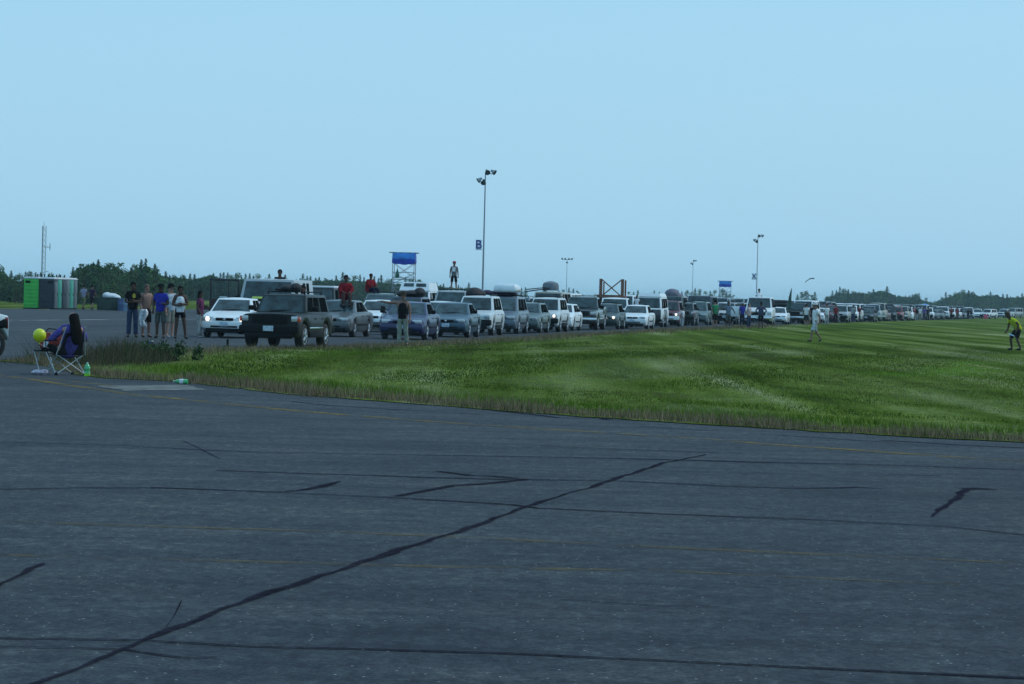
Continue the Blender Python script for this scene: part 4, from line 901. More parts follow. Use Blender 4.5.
# ------------------------------------------------------------------ antenna whip, feather flag, streamer
g = at(790.2, 268); o = thing('feather_flag', 'narrow dark green feather flag standing among the queue', 'flag', (g.x, g.y, ZROAD))
MB().tube((0,0,0),(.05,0,3.05),.02,.012).obj('flag_pole', DSTEEL, o); m = MB(); P = [(0,1.2,.20),(.01,1.8,.26),(.02,2.3,.20),(.035,2.7,.12),(.05,3.04,.04)]
vs = []
for dy in (-.008,.008):
    for x_, z, wv in P: vs += [(x_, dy+.02*math.sin(z*3), z), (x_-wv, dy+.05*math.sin(z*3), z-.05)]
nP = len(P); fs = []
for k in range(nP-1):
    for b in (0, 2*nP): fs.append((b+2*k, b+2*k+1, b+2*k+3, b+2*k+2))
    fs += [(2*k, 2*nP+2*k, 2*nP+2*k+2, 2*k+2), (2*k+1, 2*nP+2*k+1, 2*nP+2*k+3, 2*k+3)]
m.add(vs, fs).obj('pennant', mat('green_flag', (.02,.07,.05), .8), o)
st = [W(*q, 420) for q in ((805.4,282.8),(806,281.4),(807.6,280.2),(809,279.4),(810.5,278.5),(812,278.4),(813.6,278.5),(814.2,277.9))]; c = st[0]
m = MB(); 
for i, (a, b) in enumerate(zip(st, st[1:])): m.tube(a-c, b-c, .05+.02*(i > 3), .05+.02*(i > 3), 5)
m.ball(st[4]-c,(.14,.1,.08)); m.ball(st[6]-c,(.1,.1,.1)); o = m.obj('kite_streamer', mat('dark_ribbon', (.05,.08,.10), .8)); o.location = c; tag(o, 'small curved dark streamer aloft over the far vans', 'streamer')
# ------------------------------------------------------------------ the queue
PW, PS = paint('white', (.72,.76,.78)), paint('silver', (.33,.36,.38), .35); PG = paint('grey', (.08,.092,.10)); PB = mat('paint_black', (.005,.006,.007), .45, coat=.12, var=.05, spec=.3); PDG = paint('dark_green', (.012,.026,.024)); PBL = paint('blue', (.009,.013,.075))
PTE = paint('teal_blue', (.022,.06,.10)); PGB = paint('grey_blue', (.09,.12,.16)); PGG = paint('grey_green', (.07,.105,.105)); PMA = paint('maroon', (.09,.012,.025)); PNA = paint('navy', (.012,.016,.05)); PPW = paint('pearl', (.55,.60,.62)); PBE = paint('beige', (.34,.31,.26)); PRE = paint('red', (.25,.015,.02))
LOWJ = mat('charcoal_paint', (.010,.013,.014), .35, coat=.7)
car('jeep', 269, 94, PB, 'black boxy four wheel drive leading the queue, bag on its roof', dh=2.2, key='jeep', over={'grille': BLACK})
car('sedan', 224, 112, PW, 'white saloon with lit lamps beside the black boxy four wheel drive', 'LR', dh=-3.5, key='civic')
o = car('bigvan', 262, 123, PS, 'wide silver van behind the white saloon, front door swung open', dh=-2.5, key='van')
# its open door
p = T['bigvan']; hd = thing('tmp', None, None); bpy.data.objects.remove(hd)
DR = mat('dark_red_trim', (.035,.010,.012), .7)
dm = MB(); dm.box((-.6,0,.75),(1.15,.06,.85),.03); dr = dm.obj('open_door', DR, o); dr.location = (-p['W']/2-.0, -1.55, .15); dr.rotation_euler = (0,0,R(6)); dr['label'] = 'open dark red lined front door'
MB().box((-1.12,0,1.55),(.09,.05,.82),.02).box((-.62,0,1.93),(1.1,.05,.08),.02).box((-.05,0,1.55),(.09,.05,.82),.02).box((-.43,0,1.55),(.05,.045,.75),.01).obj('window_frame', mat('dark_door_frame', (.02,.018,.022), .5), dr)
MB().box((-.75,0,1.53),(.62,.012,.74)).box((-.24,0,1.53),(.33,.012,.74)).obj('window_pane', CLEAR, dr)
MB().box((-.62,-.14,1.22),(.30,.16,.14),.04).box((-.6,-.05,1.2),(.08,.14,.05),.01).obj('mirror', PS, dr)
dash = MB().box((0,0,0),(.95,.02,.16),.006).obj('sunshade_paper', mat('yellow_green_paper', (.30,.42,.08), .8), o); dash.location = (-.10,-1.975,1.42); dash.rotation_euler = (R(-62),0,0)
# side windows of the box
car('fullsuv', 306, 132, PB, 'black and white large off roader behind the black boxy one', dh=-1, key='sub', over={'roof_rack':'BLACK'})
s_ = CARS['sub']; pf = T['fullsuv']
for sx in (-1,1): retint(MB().box((sx*(pf['W']/2-.03),.5,1.0),(.08,3.5,.34),.03).obj('white_side_band', PAINT0, s_), PW)
MB().box((0,.85,pf['H']-.005),(1.5,3.0,.10),.045).obj('white_roof_skin', PW, s_)
car('sedan', 328, 122, PG, 'grey saloon with a red clad man sitting on its roof', dh=.5, key='gsed')
car('sedan', 371, 141, PW, 'white saloon with an oval grille behind the man in black vest', dh=-2, key='taurus', over={'emblem':'CHROME'})
car('minivan', 375, 151, PGG, 'pale grey minivan behind the white saloon with the oval grille', dh=-2, key='rmv')
car('sedan', 401, 119, PBL, 'dark blue saloon behind the man in black vest', dh=-1.8, key='blue')
car('suv', 399, 131, PNA, 'navy off roader with a dark roof load behind the blue saloon', dh=-1.0, key='loaded', scale=.94)
car('sedan', 445.5, 129, PTE, 'teal blue saloon just behind the dark blue one', dh=-1.4, key='teal')
car('hatch', 431, 147, PPW, 'small pale hatchback half hidden behind the teal blue saloon', key='ph')
car('fullsuv', 446, 172, PS, 'long silver off roader with a youth standing on its roof', dh=-2, key='long', scale=1.03)
car('camper', 411, 187, PW, 'white high topped camper with two dark roof windows', dh=-3, key='camper')
car('suv', 471, 138, PPW, 'pearl white compact off roader with dark domed load on top', dh=-1, key='crv')
car('minivan', 496.5, 146.5, PGB, 'grey blue minivan carrying a white roof box', dh=-.8, key='caravan')
car('wagon', 521, 152.5, PGG, 'grey green estate car next behind the minivan with white roof box', dh=-.6, key='gg', over={'roof_rack':'BLACK'})
car('suv', 540.5, 159, PPW, 'pale compact off roader with one glowing headlamp', 'R', dh=.3, key='rav')
car('hatch', 556, 167, PW, 'small white hatchback beside the dark big pickup', dh=.5, key='wh')
car('van', 545, 192, PBE, 'beige van carrying a covered drum on its roof', dh=-.5, key='drum')
car('pickup', 578, 174, PB, 'dark high fronted pickup with a chrome bumper', dh=-.5, key='dpick', over={'body': LOWJ})
car('wagon', 602.5, 181, PDG, 'dark green estate car with lit headlamp before the white pickup', 'R', dh=-.4, key='dgw')
car('pickup', 611, 196, PW, 'white pickup carrying a tall wooden cross braced frame', dh=-1, key='wpick')
car('sedan', 632, 187, PW, 'white saloon in front of the two tone microbus', dh=.5, key='ws')
car('bus', 647.5, 204, PW, 'white and navy microbus with a raised white roof', dh=0, key='vw')
car('van', 668, 222, PG, 'grey van with a grey covered heap of baggage on top', dh=-1, key='heap')
car('suv', 666, 213.5, PMA, 'maroon off roader with a white bumper and glowing lamp', 'R', dh=-.5, key='mar', over={'front_bumper': PW})
car('jeep', 681, 223, PG, 'small grey boxy off roader behind the maroon one', dh=0, key='gj')
car('minivan', 694.5, 231, PGG, 'grey green minivan before the man in the green shirt', dh=0, key='gm')
car('van', 697, 246, PNA, 'navy long roofed van behind the grey green minivan', dh=1.5, key='nv', scale=1.05)
car('suv', 724, 247, PPW, 'pale off roader behind the man in the grey blue shirt', dh=0, key='po')
o = car('van', 758, 243, PW, 'big white van with open doors and a person rising from its roof', dh=-1.5, key='bw', scale=1.06)
dm = MB().box((-.62,0,.85),(1.1,.06,.75),.03); dr = dm.obj('open_door', PAINT0, o); retint(dr, PW); dr.location = (-1.02,-1.4,.12); dr.rotation_euler = (0,0,R(5)); dr['label'] = 'open white front door'
MB().box((-1.1,0,1.5),(.07,.05,.6),.02).box((-.6,0,1.78),(1.05,.05,.07),.02).box((-.1,0,1.5),(.07,.05,.6),.02).obj('window_frame', PW, dr); MB().box((-.6,0,1.5),(.9,.012,.55)).obj('window_pane', CLEAR, dr)
car('sedan', 776, 262, PW, 'white saloon with a bright lamp beside the big white van', 'L', dh=0, key='wl')
car('suv', 779.5, 279, PS, 'silver off roader under a dark flat roof load', dh=-.5, key='dl')
car('pickup', 792, 271, PB, 'black pickup beside the green feather flag', dh=4, key='bp')
car('van', 801, 291, PW, 'white van with dark windows behind the black pickup', dh=5, key='wv2')
car('sedan', 806, 283, PRE, 'dark red saloon behind the man in the white shirt', dh=2, key='rs')
o = CARS['jeep']
# half seen vehicle at the edge
T['short'] = dict(T['jeep'], L=4.0, axles=(-1.2,1.60), top=[(-2.0,.98),(-.9,1.03),(1.9,1.03),(2.0,1.0)], ghb=(-.8,1.72), ghr=(-.4,1.6), H=1.75, bump=(.80,.22,-.03,'BLACK'))
g = at(7, 71); th = R(-62); g.x -= .33; q = Vector((math.sin(-th)*0,0,0))
o = thing('jeep_style_suv', 'pale off roader cut off by the picture edge, dark bumper', 'SUV', (g.x-1.72, g.y-1.0, ZROAD), th)
for n, me, k, sub in proto('short'):
    m = link(n, me, o)
    if k == 'PAINT': retint(m, PPW)
    for sn, sm, sk in sub: link(sn, sm, m)
# ---- far queue, lane by the grass and the taller roofs of the lanes beyond
rq = random.Random(21)
PAL = [('white',PW,5),('silver',PS,4),('grey',PG,3),('black',PB,3),('navy',PNA,2),('maroon',PMA,1.3),('pearl',PPW,3),('dark green',PDG,1.5),('red',PRE,1),('beige',PBE,1.5),('grey blue',PGB,1.5)]
TN = dict(sedan='saloon', suv='offroader', minivan='minivan', van='van', hatch='hatchback', pickup='pickup', fullsuv='large offroader', wagon='estate car')
def pick(): return rq.choices(PAL, [p[2] for p in PAL])[0]
used = {}; prev = 'white van'; prevcol = ''
def far_label(c, t, Z, lane):
    global prev
    where = 'down the queue' if Z < 420 else 'at hazy queue end'
    lab = f"{c} {TN[t]} {where}, {'behind' if lane == 0 else 'farther lane, past'} a {prev}"
    prev = f"{c} {TN[t]}"; used[lab] = used.get(lab, 0)+1
    return lab
def laneX(Z): return 22.3+.197*(Z-266)
Z = 298.0; first = True
FIX = [('hatch',PW,'white'),('minivan',PMA,'maroon'),('suv',PS,'silver'),('minivan',PGB,'grey blue'),('suv',PW,'white'),('fullsuv',PW,'white'),('sedan',PB,'black'),('suv',PGB,'grey blue'),('fullsuv',PS,'silver'),('van',PBE,'beige'),('hatch',PMA,'maroon')]
i = 0
while Z < 590:
    if i < len(FIX): t, pt, c = FIX[i]
    else:
        c, pt, _ = pick(); t = rq.choices(['sedan','suv','minivan','van','hatch','pickup','fullsuv','wagon'], [4,4,3,1.6,2,1.3,2,2])[0]
    if Z < 560 or rq.random() < .5: tiny(t, laneX(Z)+rq.uniform(-.6,.6), Z, pt, far_label(c, t, Z, 0), rq.uniform(-2,3)); prevcol = c
    Z += T[t]['L']+rq.uniform(1.5,3.4); i += 1
for lane, (za, zb) in ((1,(255,600)),(2,(235,610)),(3,(215,600))):
    Z = za
    while Z < zb:
        c, pt, _ = pick(); t = rq.choice(['van','fullsuv','minivan','van','suv'])
        tiny(t, laneX(Z)-4.0*lane+rq.uniform(-.5,.5), Z, pt, far_label(c, t, Z, lane), rq.uniform(-2,2), 'taller vehicles in the farther lanes'); Z += T[t]['L']*rq.uniform(1.5,2.9)
for px, Z_, t, pt, lab in ((984,560,'suv',PW,'lone white off roader past the end of the queue, by the pink tarp'),(1000,640,'pickup',PPW,'pale pickup parked apart behind the bent man'),(1009,650,'van',PS,'silver van parked apart beside the pale pickup'),(147,420,'van',PW,'white van parked far behind the shirtless man')):
    g = at(px, Z_); tiny(t, g.x, Z_, pt, lab, -25 if px < 300 else 20, 'vehicles parked apart from the queue')
g = at(985.5, 545); m = MB(); m.box((0,0,.38),(.85,.7,.76),.2,taper=(.6,.6)); o = m.obj('tarp_bundle', mat('pink_tarp', (.55,.06,.12), .7, bump=.6)); o.location = (g.x, g.y, .03); tag(o, 'bright pink tarp bundle on the grass by the lone white vehicle', 'tarp')
g = at(936, 520); o = thing('canopy_tent', 'blue canopy tent far along the queue', 'canopy', (g.x-1.5, g.y+3, ZROAD))
for sx in (-1,1):
    for sy in (-1,1): MB().tube((sx*1.0,sy*1.0,0),(sx*1.0,sy*1.0,1.9),.04).obj('leg', STEEL, o)
MB().add([(-1.1,-1.1,1.95),(1.1,-1.1,1.95),(1.1,1.1,1.95),(-1.1,1.1,1.95),(0,0,2.35),(-1.1,-1.1,1.7),(1.1,-1.1,1.7),(1.1,1.1,1.7),(-1.1,1.1,1.7)], [(0,1,4),(1,2,4),(2,3,4),(3,0,4),(5,6,1,0),(6,7,2,1),(7,8,3,2),(8,5,0,3)]).obj('canopy', BTARP, o, smooth=False)
# ---- loads on roofs
def on_car(key, x, y, z): return CARS[key].matrix_world @ Vector((x,y,z))
bpy.context.view_layer.update()
DK = mat('dark_load_fabric', (.014,.013,.018), .8, bump=.6, scale=4); PU = mat('purple_load_fabric', (.025,.014,.05), .8, bump=.6)
def lump(name, key, pos, parts, m, lab, cat):
    mb = MB()
    for c, r in parts: mb.ball(c, r, 12, 8)
    o = mb.obj(name, m); o.location = on_car(key, *pos); o.rotation_euler = CARS[key].rotation_euler; return tag(o, lab, cat)
lump('duffel_bag', 'jeep', (.02,.3,1.70), [((-.12,0,.08),(.24,.3,.12)),((.12,0,.10),(.18,.24,.15)),((-.36,.05,.05),(.2,.12,.05))], DK, 'dark bags strapped on the roof of the black boxy leader', 'bag')
lump('roof_load', 'loaded', (.0,.3,1.80), [((-.2,0,.02),(.35,.6,.14)),((.15,0,.04),(.4,.6,.15)),((.45,-.1,.08),(.25,.4,.22))], DK, 'long dark bundle tied on the navy off roader', 'roof load')
lump('domed_load', 'crv', (-.35,1.0,1.80), [((0,0,.0),(.40,.6,.28)),((.2,.1,-.02),(.3,.4,.18))], DK, 'black domed bundle on the pearl white compact', 'roof load')
lump('roof_load', 'caravan', (-.1,.3,1.82), [((-.45,0,.02),(.36,.5,.12)),((.1,0,.0),(.6,.6,.13)),((-.75,0,.06),(.25,.35,.12))], PU, 'purple and dark bags beneath the white roof box', 'roof load')
m = MB().box((0,0,.2),(1.18,1.7,.40),.17,seg=4,taper=(.88,.85)); o = m.obj('roof_box', mat('white_roof_box', (.66,.70,.73), .35, coat=.4)); o.location = on_car('caravan', .08,.3,1.90); o.rotation_euler = CARS['caravan'].rotation_euler; tag(o, 'white domed roof box on the grey blue minivan', 'roof box')
M = MB().lathe([(0,0),(.48,.0),(.5,.06),(.5,.3),(.44,.45),(.2,.55),(0,.57)],n=16); o = M.obj('covered_drum', mat('grey_cover', (.14,.16,.19), .7, bump=.4)); o.location = on_car('drum',.0,-.6,2.15); tag(o, 'grey covered drum on the roof of the beige van', 'drum')
o = MB().box((0,0,.05),(1.5,.5,.07),.03,rot=Matrix.Rotation(R(-9),3,'Y')).box((-.1,.1,.14),(1.2,.45,.06),.03,rot=Matrix.Rotation(R(-7),3,'Y')).obj('roof_board', DK); o.location = on_car('drum',-.72,-1.1,2.11); tag(o, 'dark boards propped beside the covered drum', 'board')
lump('baggage_heap', 'heap', (.05,-.6,2.05), [((0,0,.1),(.55,.6,.42)),((.2,.2,.0),(.6,.6,.25)),((-.3,0,.0),(.4,.5,.2))], mat('grey_tarp', (.13,.13,.17), .8, bump=.6), 'grey tarp covered heap on the grey van', 'roof load')
o = MB().box((0,0,.06),(2.0,2.6,.12),.04).box((0,0,.15),(1.7,2.2,.1),.04).obj('roof_slab', DK); o.location = on_car('dl',0,.2,1.78); tag(o, 'flat dark slab load on the silver off roader', 'roof load')
WOOD = mat('rusty_timber', (.16,.08,.055), .9, var=.35, scale=5); o = thing('timber_frame', 'tall brown timber frame with a cross brace in the white pickup bed', 'timber frame', on_car('wpick',-.40,1.1,.93), CARS['wpick'].rotation_euler.z)
hF = 2.05
for sx, wv in ((-1,.19),(1,.19)):
    MB().box((sx*.68,0,hF/2),(wv,.16,hF),.015).obj('post', WOOD, o)
MB().box((.80,.7,hF/2-.03),(.10,.14,hF-.05),.012).obj('post', WOOD, o); MB().box((-.56,.7,hF/2-.1),(.08,.12,hF-.2),.012).obj('post', WOOD, o)
for s in (-1,1):
    MB().tube((-s*.6,-.02-.05*s,.98),(s*.6,-.02-.05*s,hF-.06),.04,n=6).obj('diagonal_brace', WOOD, o)
MB().box((0,.2,.93),(1.75,1.3,.12),.02).box((-.3,.2,1.02),(1.6,.2,.07),.02).obj('base_beam', WOOD, o)
# ------------------------------------------------------------------ people
C = lambda n, c: cloth(n, c)
DEN, BLKC, NAVY, GREYC = C('denim',(.035,.05,.10)), C('black',(.008,.008,.010)), C('navy',(.012,.014,.035)), C('grey',(.14,.15,.16)); WHC, ROY, OLV, BEI = C('white',(.68,.71,.75)), C('royal_blue',(.03,.035,.30)), C('olive_grey',(.075,.085,.08)), C('beige',(.26,.25,.21)); RED, PALE = C('red',(.20,.010,.018)), C('pale_grey',(.32,.36,.38)); GRN, GBL, PUR, YELC = C('green',(.03,.21,.10)), C('grey_blue',(.13,.18,.25)), C('purple',(.095,.075,.30)), C('yellow_green',(.46,.50,.03))
SH, SH2, TS = C('dark_shoe',(.02,.018,.02)), C('pale_shoe',(.3,.3,.32)), C('pale_trouser',(.30,.31,.31))
GRP = 'people standing in a loose group beside the white saloon'
def P(px, Z): q = at(px, Z); return (q.x, q.y)
o = person('man in a black T-shirt with a yellow emblem and blue jeans', P(132,108), R(12), 1.86, ARMSX, 'dark', [('t_shirt',BLKC),('trousers',DEN),('shoe',SH)], (BLK_HAIR,'short'), None, GRP, slim=1.08)
e = MB().lathe([(.0,0),(.05,0),(.055,.01),(0,.012)], n=9).add([(-.06,.03,.006),(.06,.03,.006),(.02,.09,.006),(-.02,.09,.006)], [(0,1,2,3)]); e = e.obj('emblem', C('yellow_print',(.5,.38,.05)), o, smooth=False); e.location = (.02,-.158,1.31); e.rotation_euler = (R(90),0,0)
person('shirtless man in long dark shorts holding a white towel', P(145.6,109), R(35), 1.80, HOLD, 'tan', [('shorts',BLKC,1.0),('shoe',SH)], (BRN_HAIR,'short'), None, GRP)
tw_ = MB(); vs = []
for j in range(9):
    for i in range(7): vs.append(((i/6-.5)*(.20+.06*math.sin(j*.9))+.02*math.sin(j), .03*math.sin(i*2.1+j*.5), -j*.075))
tw_.add(vs, [(j*7+i, j*7+i+1, j*7+i+8, j*7+i+7) for j in range(8) for i in range(6)]); tw_ = tw_.obj('towel', WHC); q = P(142.4,108.75); tw_.location = (q[0]+.02, q[1]-.1, .98); sm = tw_.modifiers.new('thick','SOLIDIFY'); sm.thickness = .03; tag(tw_, 'white towel hanging from the shirtless man', 'towel')
person('man in a royal blue T-shirt, wide hat and olive shorts', P(160,107.5), R(-8), 1.80, HOLD, 'dark', [('t_shirt',ROY,.0),('shorts',OLV,1.0),('shoe',SH)], None, (BLKC,'hat'), GRP, slim=1.14)
person('man in a pale T-shirt and beige shorts half behind the blue one', P(169.5,109.5), R(48), 1.82, None, 'pale', [('t_shirt',C('pale_blue',(.36,.43,.50))),('shorts',BEI,1.0),('shoe',SH2)], (BLK_HAIR,'short'), (BLKC,'hat'), GRP)
o = person('woman in a white banded vest and very short dark shorts', P(179.2,107.5), R(14), 1.77, dict(ARMSX, anR=(.21,.03,.09), toR=(.25,-.12,.035), knR=(.16,-.01,.5), anL=(-.13,.03,.09)), 'dark', [('tank_top',C('bright_white',(.62,.66,.70))),('shorts',BLKC,.5),('shoe',SH)], (BLK_HAIR,'bun'), None, GRP)
link('vest_band', skin('vest_band', {'a': ((0,0,1.03),.158,.122), 'b': ((0,0,1.12),.156,.122)}, [('a','b')], GREYC, 1), o)
person('woman in a red and blue top and pale trousers by the open van door', P(199.4,112), R(75), 1.62, HOLD, 'dark', [('t_shirt',C('red_blue_print',(.13,.03,.08)),.0),('trousers',TS),('shoe',SH2)], (BLK_HAIR,'long'), None, GRP)
person('man in a black vest and grey trousers pointing with a stretched arm', P(402,104.5), R(-10), 1.75, dict(shR=(.17,.0,1.41), shL=(-.17,.0,1.42), elL=(-.45,-.03,1.40), wrL=(-.70,-.02,1.44), haL=(-.78,-.02,1.45), toR=(.2,-.12,.035), anR=(.14,.05,.09), knR=(.115,0,.5), knL=(-.09,-.02,.5)), 'tan', [('tank_top',BLKC,.0),('trousers',C('grey_trouser',(.23,.25,.22))),('shoe',SH)], (BRN_HAIR,'short'), (C('brown_cap',(.06,.045,.035)),'cap'))
person('man in white walking over the grass in a cap', P(815,143), R(-72), 1.74, dict(WALK, look=(0,-1,0)), 'tan', [('t_shirt',WHC,-.3),('shorts',C('pale_short',(.42,.46,.50)),1.0),('shoe',SH)], (BRN_HAIR,'short'), (C('white_cap',(.6,.62,.66)),'cap'), z=.03, slim=1.08)
LEAN = dict(pelvis=(0,.12,.86), waist=(0,.05,.99), chest=(0,-.12,1.14), neck=(0,-.26,1.26), head0=(0,-.32,1.32), head1=(0,-.38,1.39), head2=(0,-.39,1.47), look=(0,-1,-.05), shR=(.17,-.2,1.21), elR=(.24,.02,1.02), wrR=(.22,-.02,.78), haR=(.2,-.06,.71), shL=(-.17,-.2,1.21), elL=(-.22,-.2,.94), wrL=(-.14,-.3,.74), haL=(-.1,-.36,.70),
    hipR=(.10,.11,.83), knR=(.15,.0,.47), anR=(.16,.16,.09), toR=(.17,.0,.035), hipL=(-.10,.11,.83), knL=(-.15,-.14,.48), anL=(-.18,-.06,.09), toL=(-.19,-.22,.035))
person('bent over man in a yellow shirt and dark shorts on the grass', P(1015,131.5), R(-78), 1.86, LEAN, 'dark', [('t_shirt',YELC,.0),('shorts',BLKC,.95),('shoe',SH)], (BRN_HAIR,'long'), None, None, z=.03, slim=1.1)
o = MB().lathe([(0,.02),(.10,.022),(.125,.015),(.135,.0),(.13,-.004),(.12,.01),(0,.012)],n=20).obj('flying_disc', mat('pale_blue_disc', (.32,.42,.55), .4)); q = W(1011.5,335,131.3); o.location = q; o.rotation_euler = (R(12),R(18),0); tag(o, 'pale blue disc held by the bent man in yellow', 'flying disc')
# roof sitters
q = on_car('gsed', .18, -.1, 1.43); person('man in a dark red hooded poncho seated on the grey saloon', (q.x, q.y), R(8), 1.74, dict(SIT), 'dark', [('poncho',RED,-.3),('trousers',C('brown_trouser',(.05,.03,.028))),('shoe',SH)], (BLK_HAIR,'short'), None, 'red clad people sitting on roofs', z=q.z-.01)
q = on_car('rmv', -.72, .3, 1.76); person('person in a bright red poncho seated on the pale grey minivan', (q.x, q.y), R(40), 1.62, dict(SIT), 'dark', [('poncho',RED,-.3),('trousers',NAVY)], (BLK_HAIR,'short'), None, 'red clad people sitting on roofs', z=q.z-.01)
q = on_car('long', -.13, 1.0, 1.93); person('youth in a grey T-shirt and dark shorts standing on a roof', (q.x, q.y), R(5), 1.56, dict(knR=(.13,-.01,.5), anR=(.16,.03,.09), toR=(.2,-.12,.035), knL=(-.13,-.01,.5), anL=(-.16,.03,.09), toL=(-.2,-.12,.035)), 'tan', [('t_shirt',GREYC,.0),('shorts',BLKC,1.0),('shoe',SH)], (BRN_HAIR,'short'), (C('pink_cap',(.30,.06,.08)),'cap'), None, z=q.z)
e = MB().add([(-.1,0,-.13),(.1,0,-.13),(.1,0,.13),(-.1,0,.13)], [(0,1,2,3)]).obj('shirt_print', WHC, [x for x in COL.objects if x.get('label','').startswith('youth')][0]); e.location = (-.03,-.16,1.28)
q = on_car('van', .12, .1, .78); person('dark haired person rising through the roof of the silver van', (q.x, q.y), 0, 1.75, None, 'dark', [('t_shirt',BLKC)], (BLK_HAIR,'short'), None, None, z=q.z)
q = on_car('bw', -.15, .8, 1.02); person('dark haired person in white rising from the big white van', (q.x, q.y), R(20), 1.72, None, 'dark', [('t_shirt',WHC)], (BLK_HAIR,'short'), None, None, z=q.z)
q = on_car('wpick', .62, 1.9, .94); person('person in white standing behind the timber frame', (q.x+.5, q.y), 0, 1.25, None, 'dark', [('t_shirt',WHC)], (BLK_HAIR,'short'), None, None, z=q.z-.2, fine=False)
person('dark haired person standing close behind the black boxy leader', P(301.5,100.5), R(10), 1.88, None, 'dark', [('t_shirt',BLKC),('trousers',NAVY)], (BLK_HAIR,'short'))
# people standing by the middle of the queue
MID = 'people standing along the middle of the queue'
person('man in a bright green T-shirt and black shorts by the minivan', P(714.6,210), R(-150), 1.83, None, 'tan', [('t_shirt',GRN,.0),('shorts',BLKC,1.0),('shoe',SH)], (BLK_HAIR,'short'), None, MID, fine=False, slim=1.1)
person('man in a grey blue shirt with arms spread beside the green one', P(728,212), R(15), 1.75, dict(elR=(.36,.05,1.2), wrR=(.42,-.08,1.02), haR=(.44,-.1,.96), elL=(-.42,.0,1.24), wrL=(-.6,-.08,1.2), haL=(-.66,-.1,1.2)), 'dark', [('t_shirt',GBL,.0),('shorts',OLV,1.0),('shoe',SH)], (BLK_HAIR,'short'), None, MID, fine=False, slim=1.1)
person('woman in a white top and blue jeans at the open white door', P(748.5,214), R(50), 1.66, HOLD, 'pale', [('t_shirt',C('pink_white',(.48,.40,.42))),('trousers',DEN),('shoe',SH)], (BRN_HAIR,'short'), None, MID, fine=False)
person('person in a royal blue top inside the open white door', P(742,231), R(20), 1.72, None, 'dark', [('t_shirt',ROY),('trousers',NAVY)], None, (PALE,'cap'), MID, fine=False)
person('man in a navy shirt with hands on hips before the white van', P(760.6,212), R(180), 1.77, HIPS, 'dark', [('t_shirt',C('slate_shirt',(.05,.06,.11)),.0),('shorts',BLKC,1.0),('shoe',SH)], (BLK_HAIR,'short'), None, MID, fine=False, slim=1.08)
person('small person in white crouching at the side of the maroon vehicle', P(682.5,210), R(60), 1.25, HOLD, 'tan', [('t_shirt',WHC),('trousers',PALE)], (BLK_HAIR,'short'), None, MID, fine=False)
person('man in a white T-shirt and dark shorts by the black pickup', P(806,248), R(170), 1.74, None, 'tan', [('t_shirt',WHC,.0),('shorts',NAVY,1.0),('shoe',SH2)], (BLK_HAIR,'short'), None, MID, fine=False, slim=1.1)
FARP = 'tiny people standing far along the queue'
for px, Z_, top_, leg, lab, rz in ((812.5,262,BLKC,BLKC,'dark clad person just behind the walker in white',0),(826.5,268,WHC,TS,'person all in white past the walker in white',20),(835.5,300,RED,NAVY,'red topped person between the far minivans',0),(853,318,PALE,DEN,'stooping person in pale grey by a far off roader',-50),
    (858.5,330,RED,BLKC,'red topped person beside the stooping pale one',10),(901.5,400,RED,BLKC,'person in deep red beside the crowd in white',0),(910,402,WHC,BLKC,'first white shirted person of the far cluster',0),(913.5,405,C('rose',(.4,.12,.16)),NAVY,'rose topped person within the far white cluster',30),(916.5,407,BLKC,PALE,'dark topped person in the middle of the far cluster',0),(920,405,WHC,BEI,'last white shirted person of the far cluster',-20),
    (924,411,PUR,NAVY,'purple topped person past the far white cluster',0),(927.5,413,NAVY,BLKC,'navy clad person past the far white cluster',0),(951,470,RED,BLKC,'red clad person near the blue canopy tent',0),(957,478,C('crimson',(.25,.02,.06)),BLKC,'crimson clad person near the blue canopy tent',0),(968,490,BLKC,NAVY,'dark clad person beyond the blue canopy tent',0),(971,492,NAVY,GREYC,'grey trousered person beyond the blue canopy tent',10)):
    person(lab, P(px, Z_), R(rz), 1.74, None, 'tan', [('t_shirt',top_,.0),('trousers',leg)], (BLK_HAIR,'short'), None, FARP, fine=False, slim=1.15)
person('man in a lilac shirt and pale shorts walking by the toilets', P(83.3,231), R(160), 1.80, WALK, 'tan', [('t_shirt',C('lilac',(.30,.28,.40)),.0),('shorts',C('khaki',(.22,.22,.10)),1.0),('shoe',SH)], (BLK_HAIR,'short'), None, 'two people walking by the toilets', fine=False, slim=1.1)
person('man in dark clothes walking beside the one in lilac', P(91.8,231), R(160), 1.80, WALK, 'tan', [('t_shirt',C('plum',(.035,.02,.05)),.0),('shorts',BLKC,1.0),('shoe',SH)], (BLK_HAIR,'short'), None, 'two people walking by the toilets', fine=False, slim=1.1)
# ------------------------------------------------------------------ folding chair and its sitter
gc = at(65, 60.5); TH = R(-146); ch = thing('folding_chair', 'black folding camp chair with crossed pale legs on the asphalt', 'folding chair', (gc.x, gc.y, ZROAD), TH)
TUB = mat('pale_chair_tube', (.42,.44,.45), .4, metal=.4); SL = mat('black_canvas', (.008,.008,.010), .9)
F_ = {k: Vector(v) for k, v in dict(fl=(-.30,-.30,.0), fr=(.30,-.30,0), bl=(-.30,.24,0), br=(.30,.24,0)).items()}
S_ = dict(fl=Vector((-.27,-.28,.42)), fr=Vector((.27,-.28,.42)), bl=Vector((-.26,.20,.38)), br=Vector((.26,.20,.38)))
for a, b in (('fl','fr'),('fr','fl'),('bl','br'),('br','bl'),('fl','bl'),('bl','fl'),('fr','br'),('br','fr')):
    l = MB().tube(F_[a]+Vector((0,0,.02)), S_[b], .011, n=8).obj('leg', TUB, ch)
for k in F_: MB().lathe([(.0,0),(.03,0),(.032,.03),(.016,.06),(0,.06)], F_[k], None, 10).obj('foot', BLACK, ch)
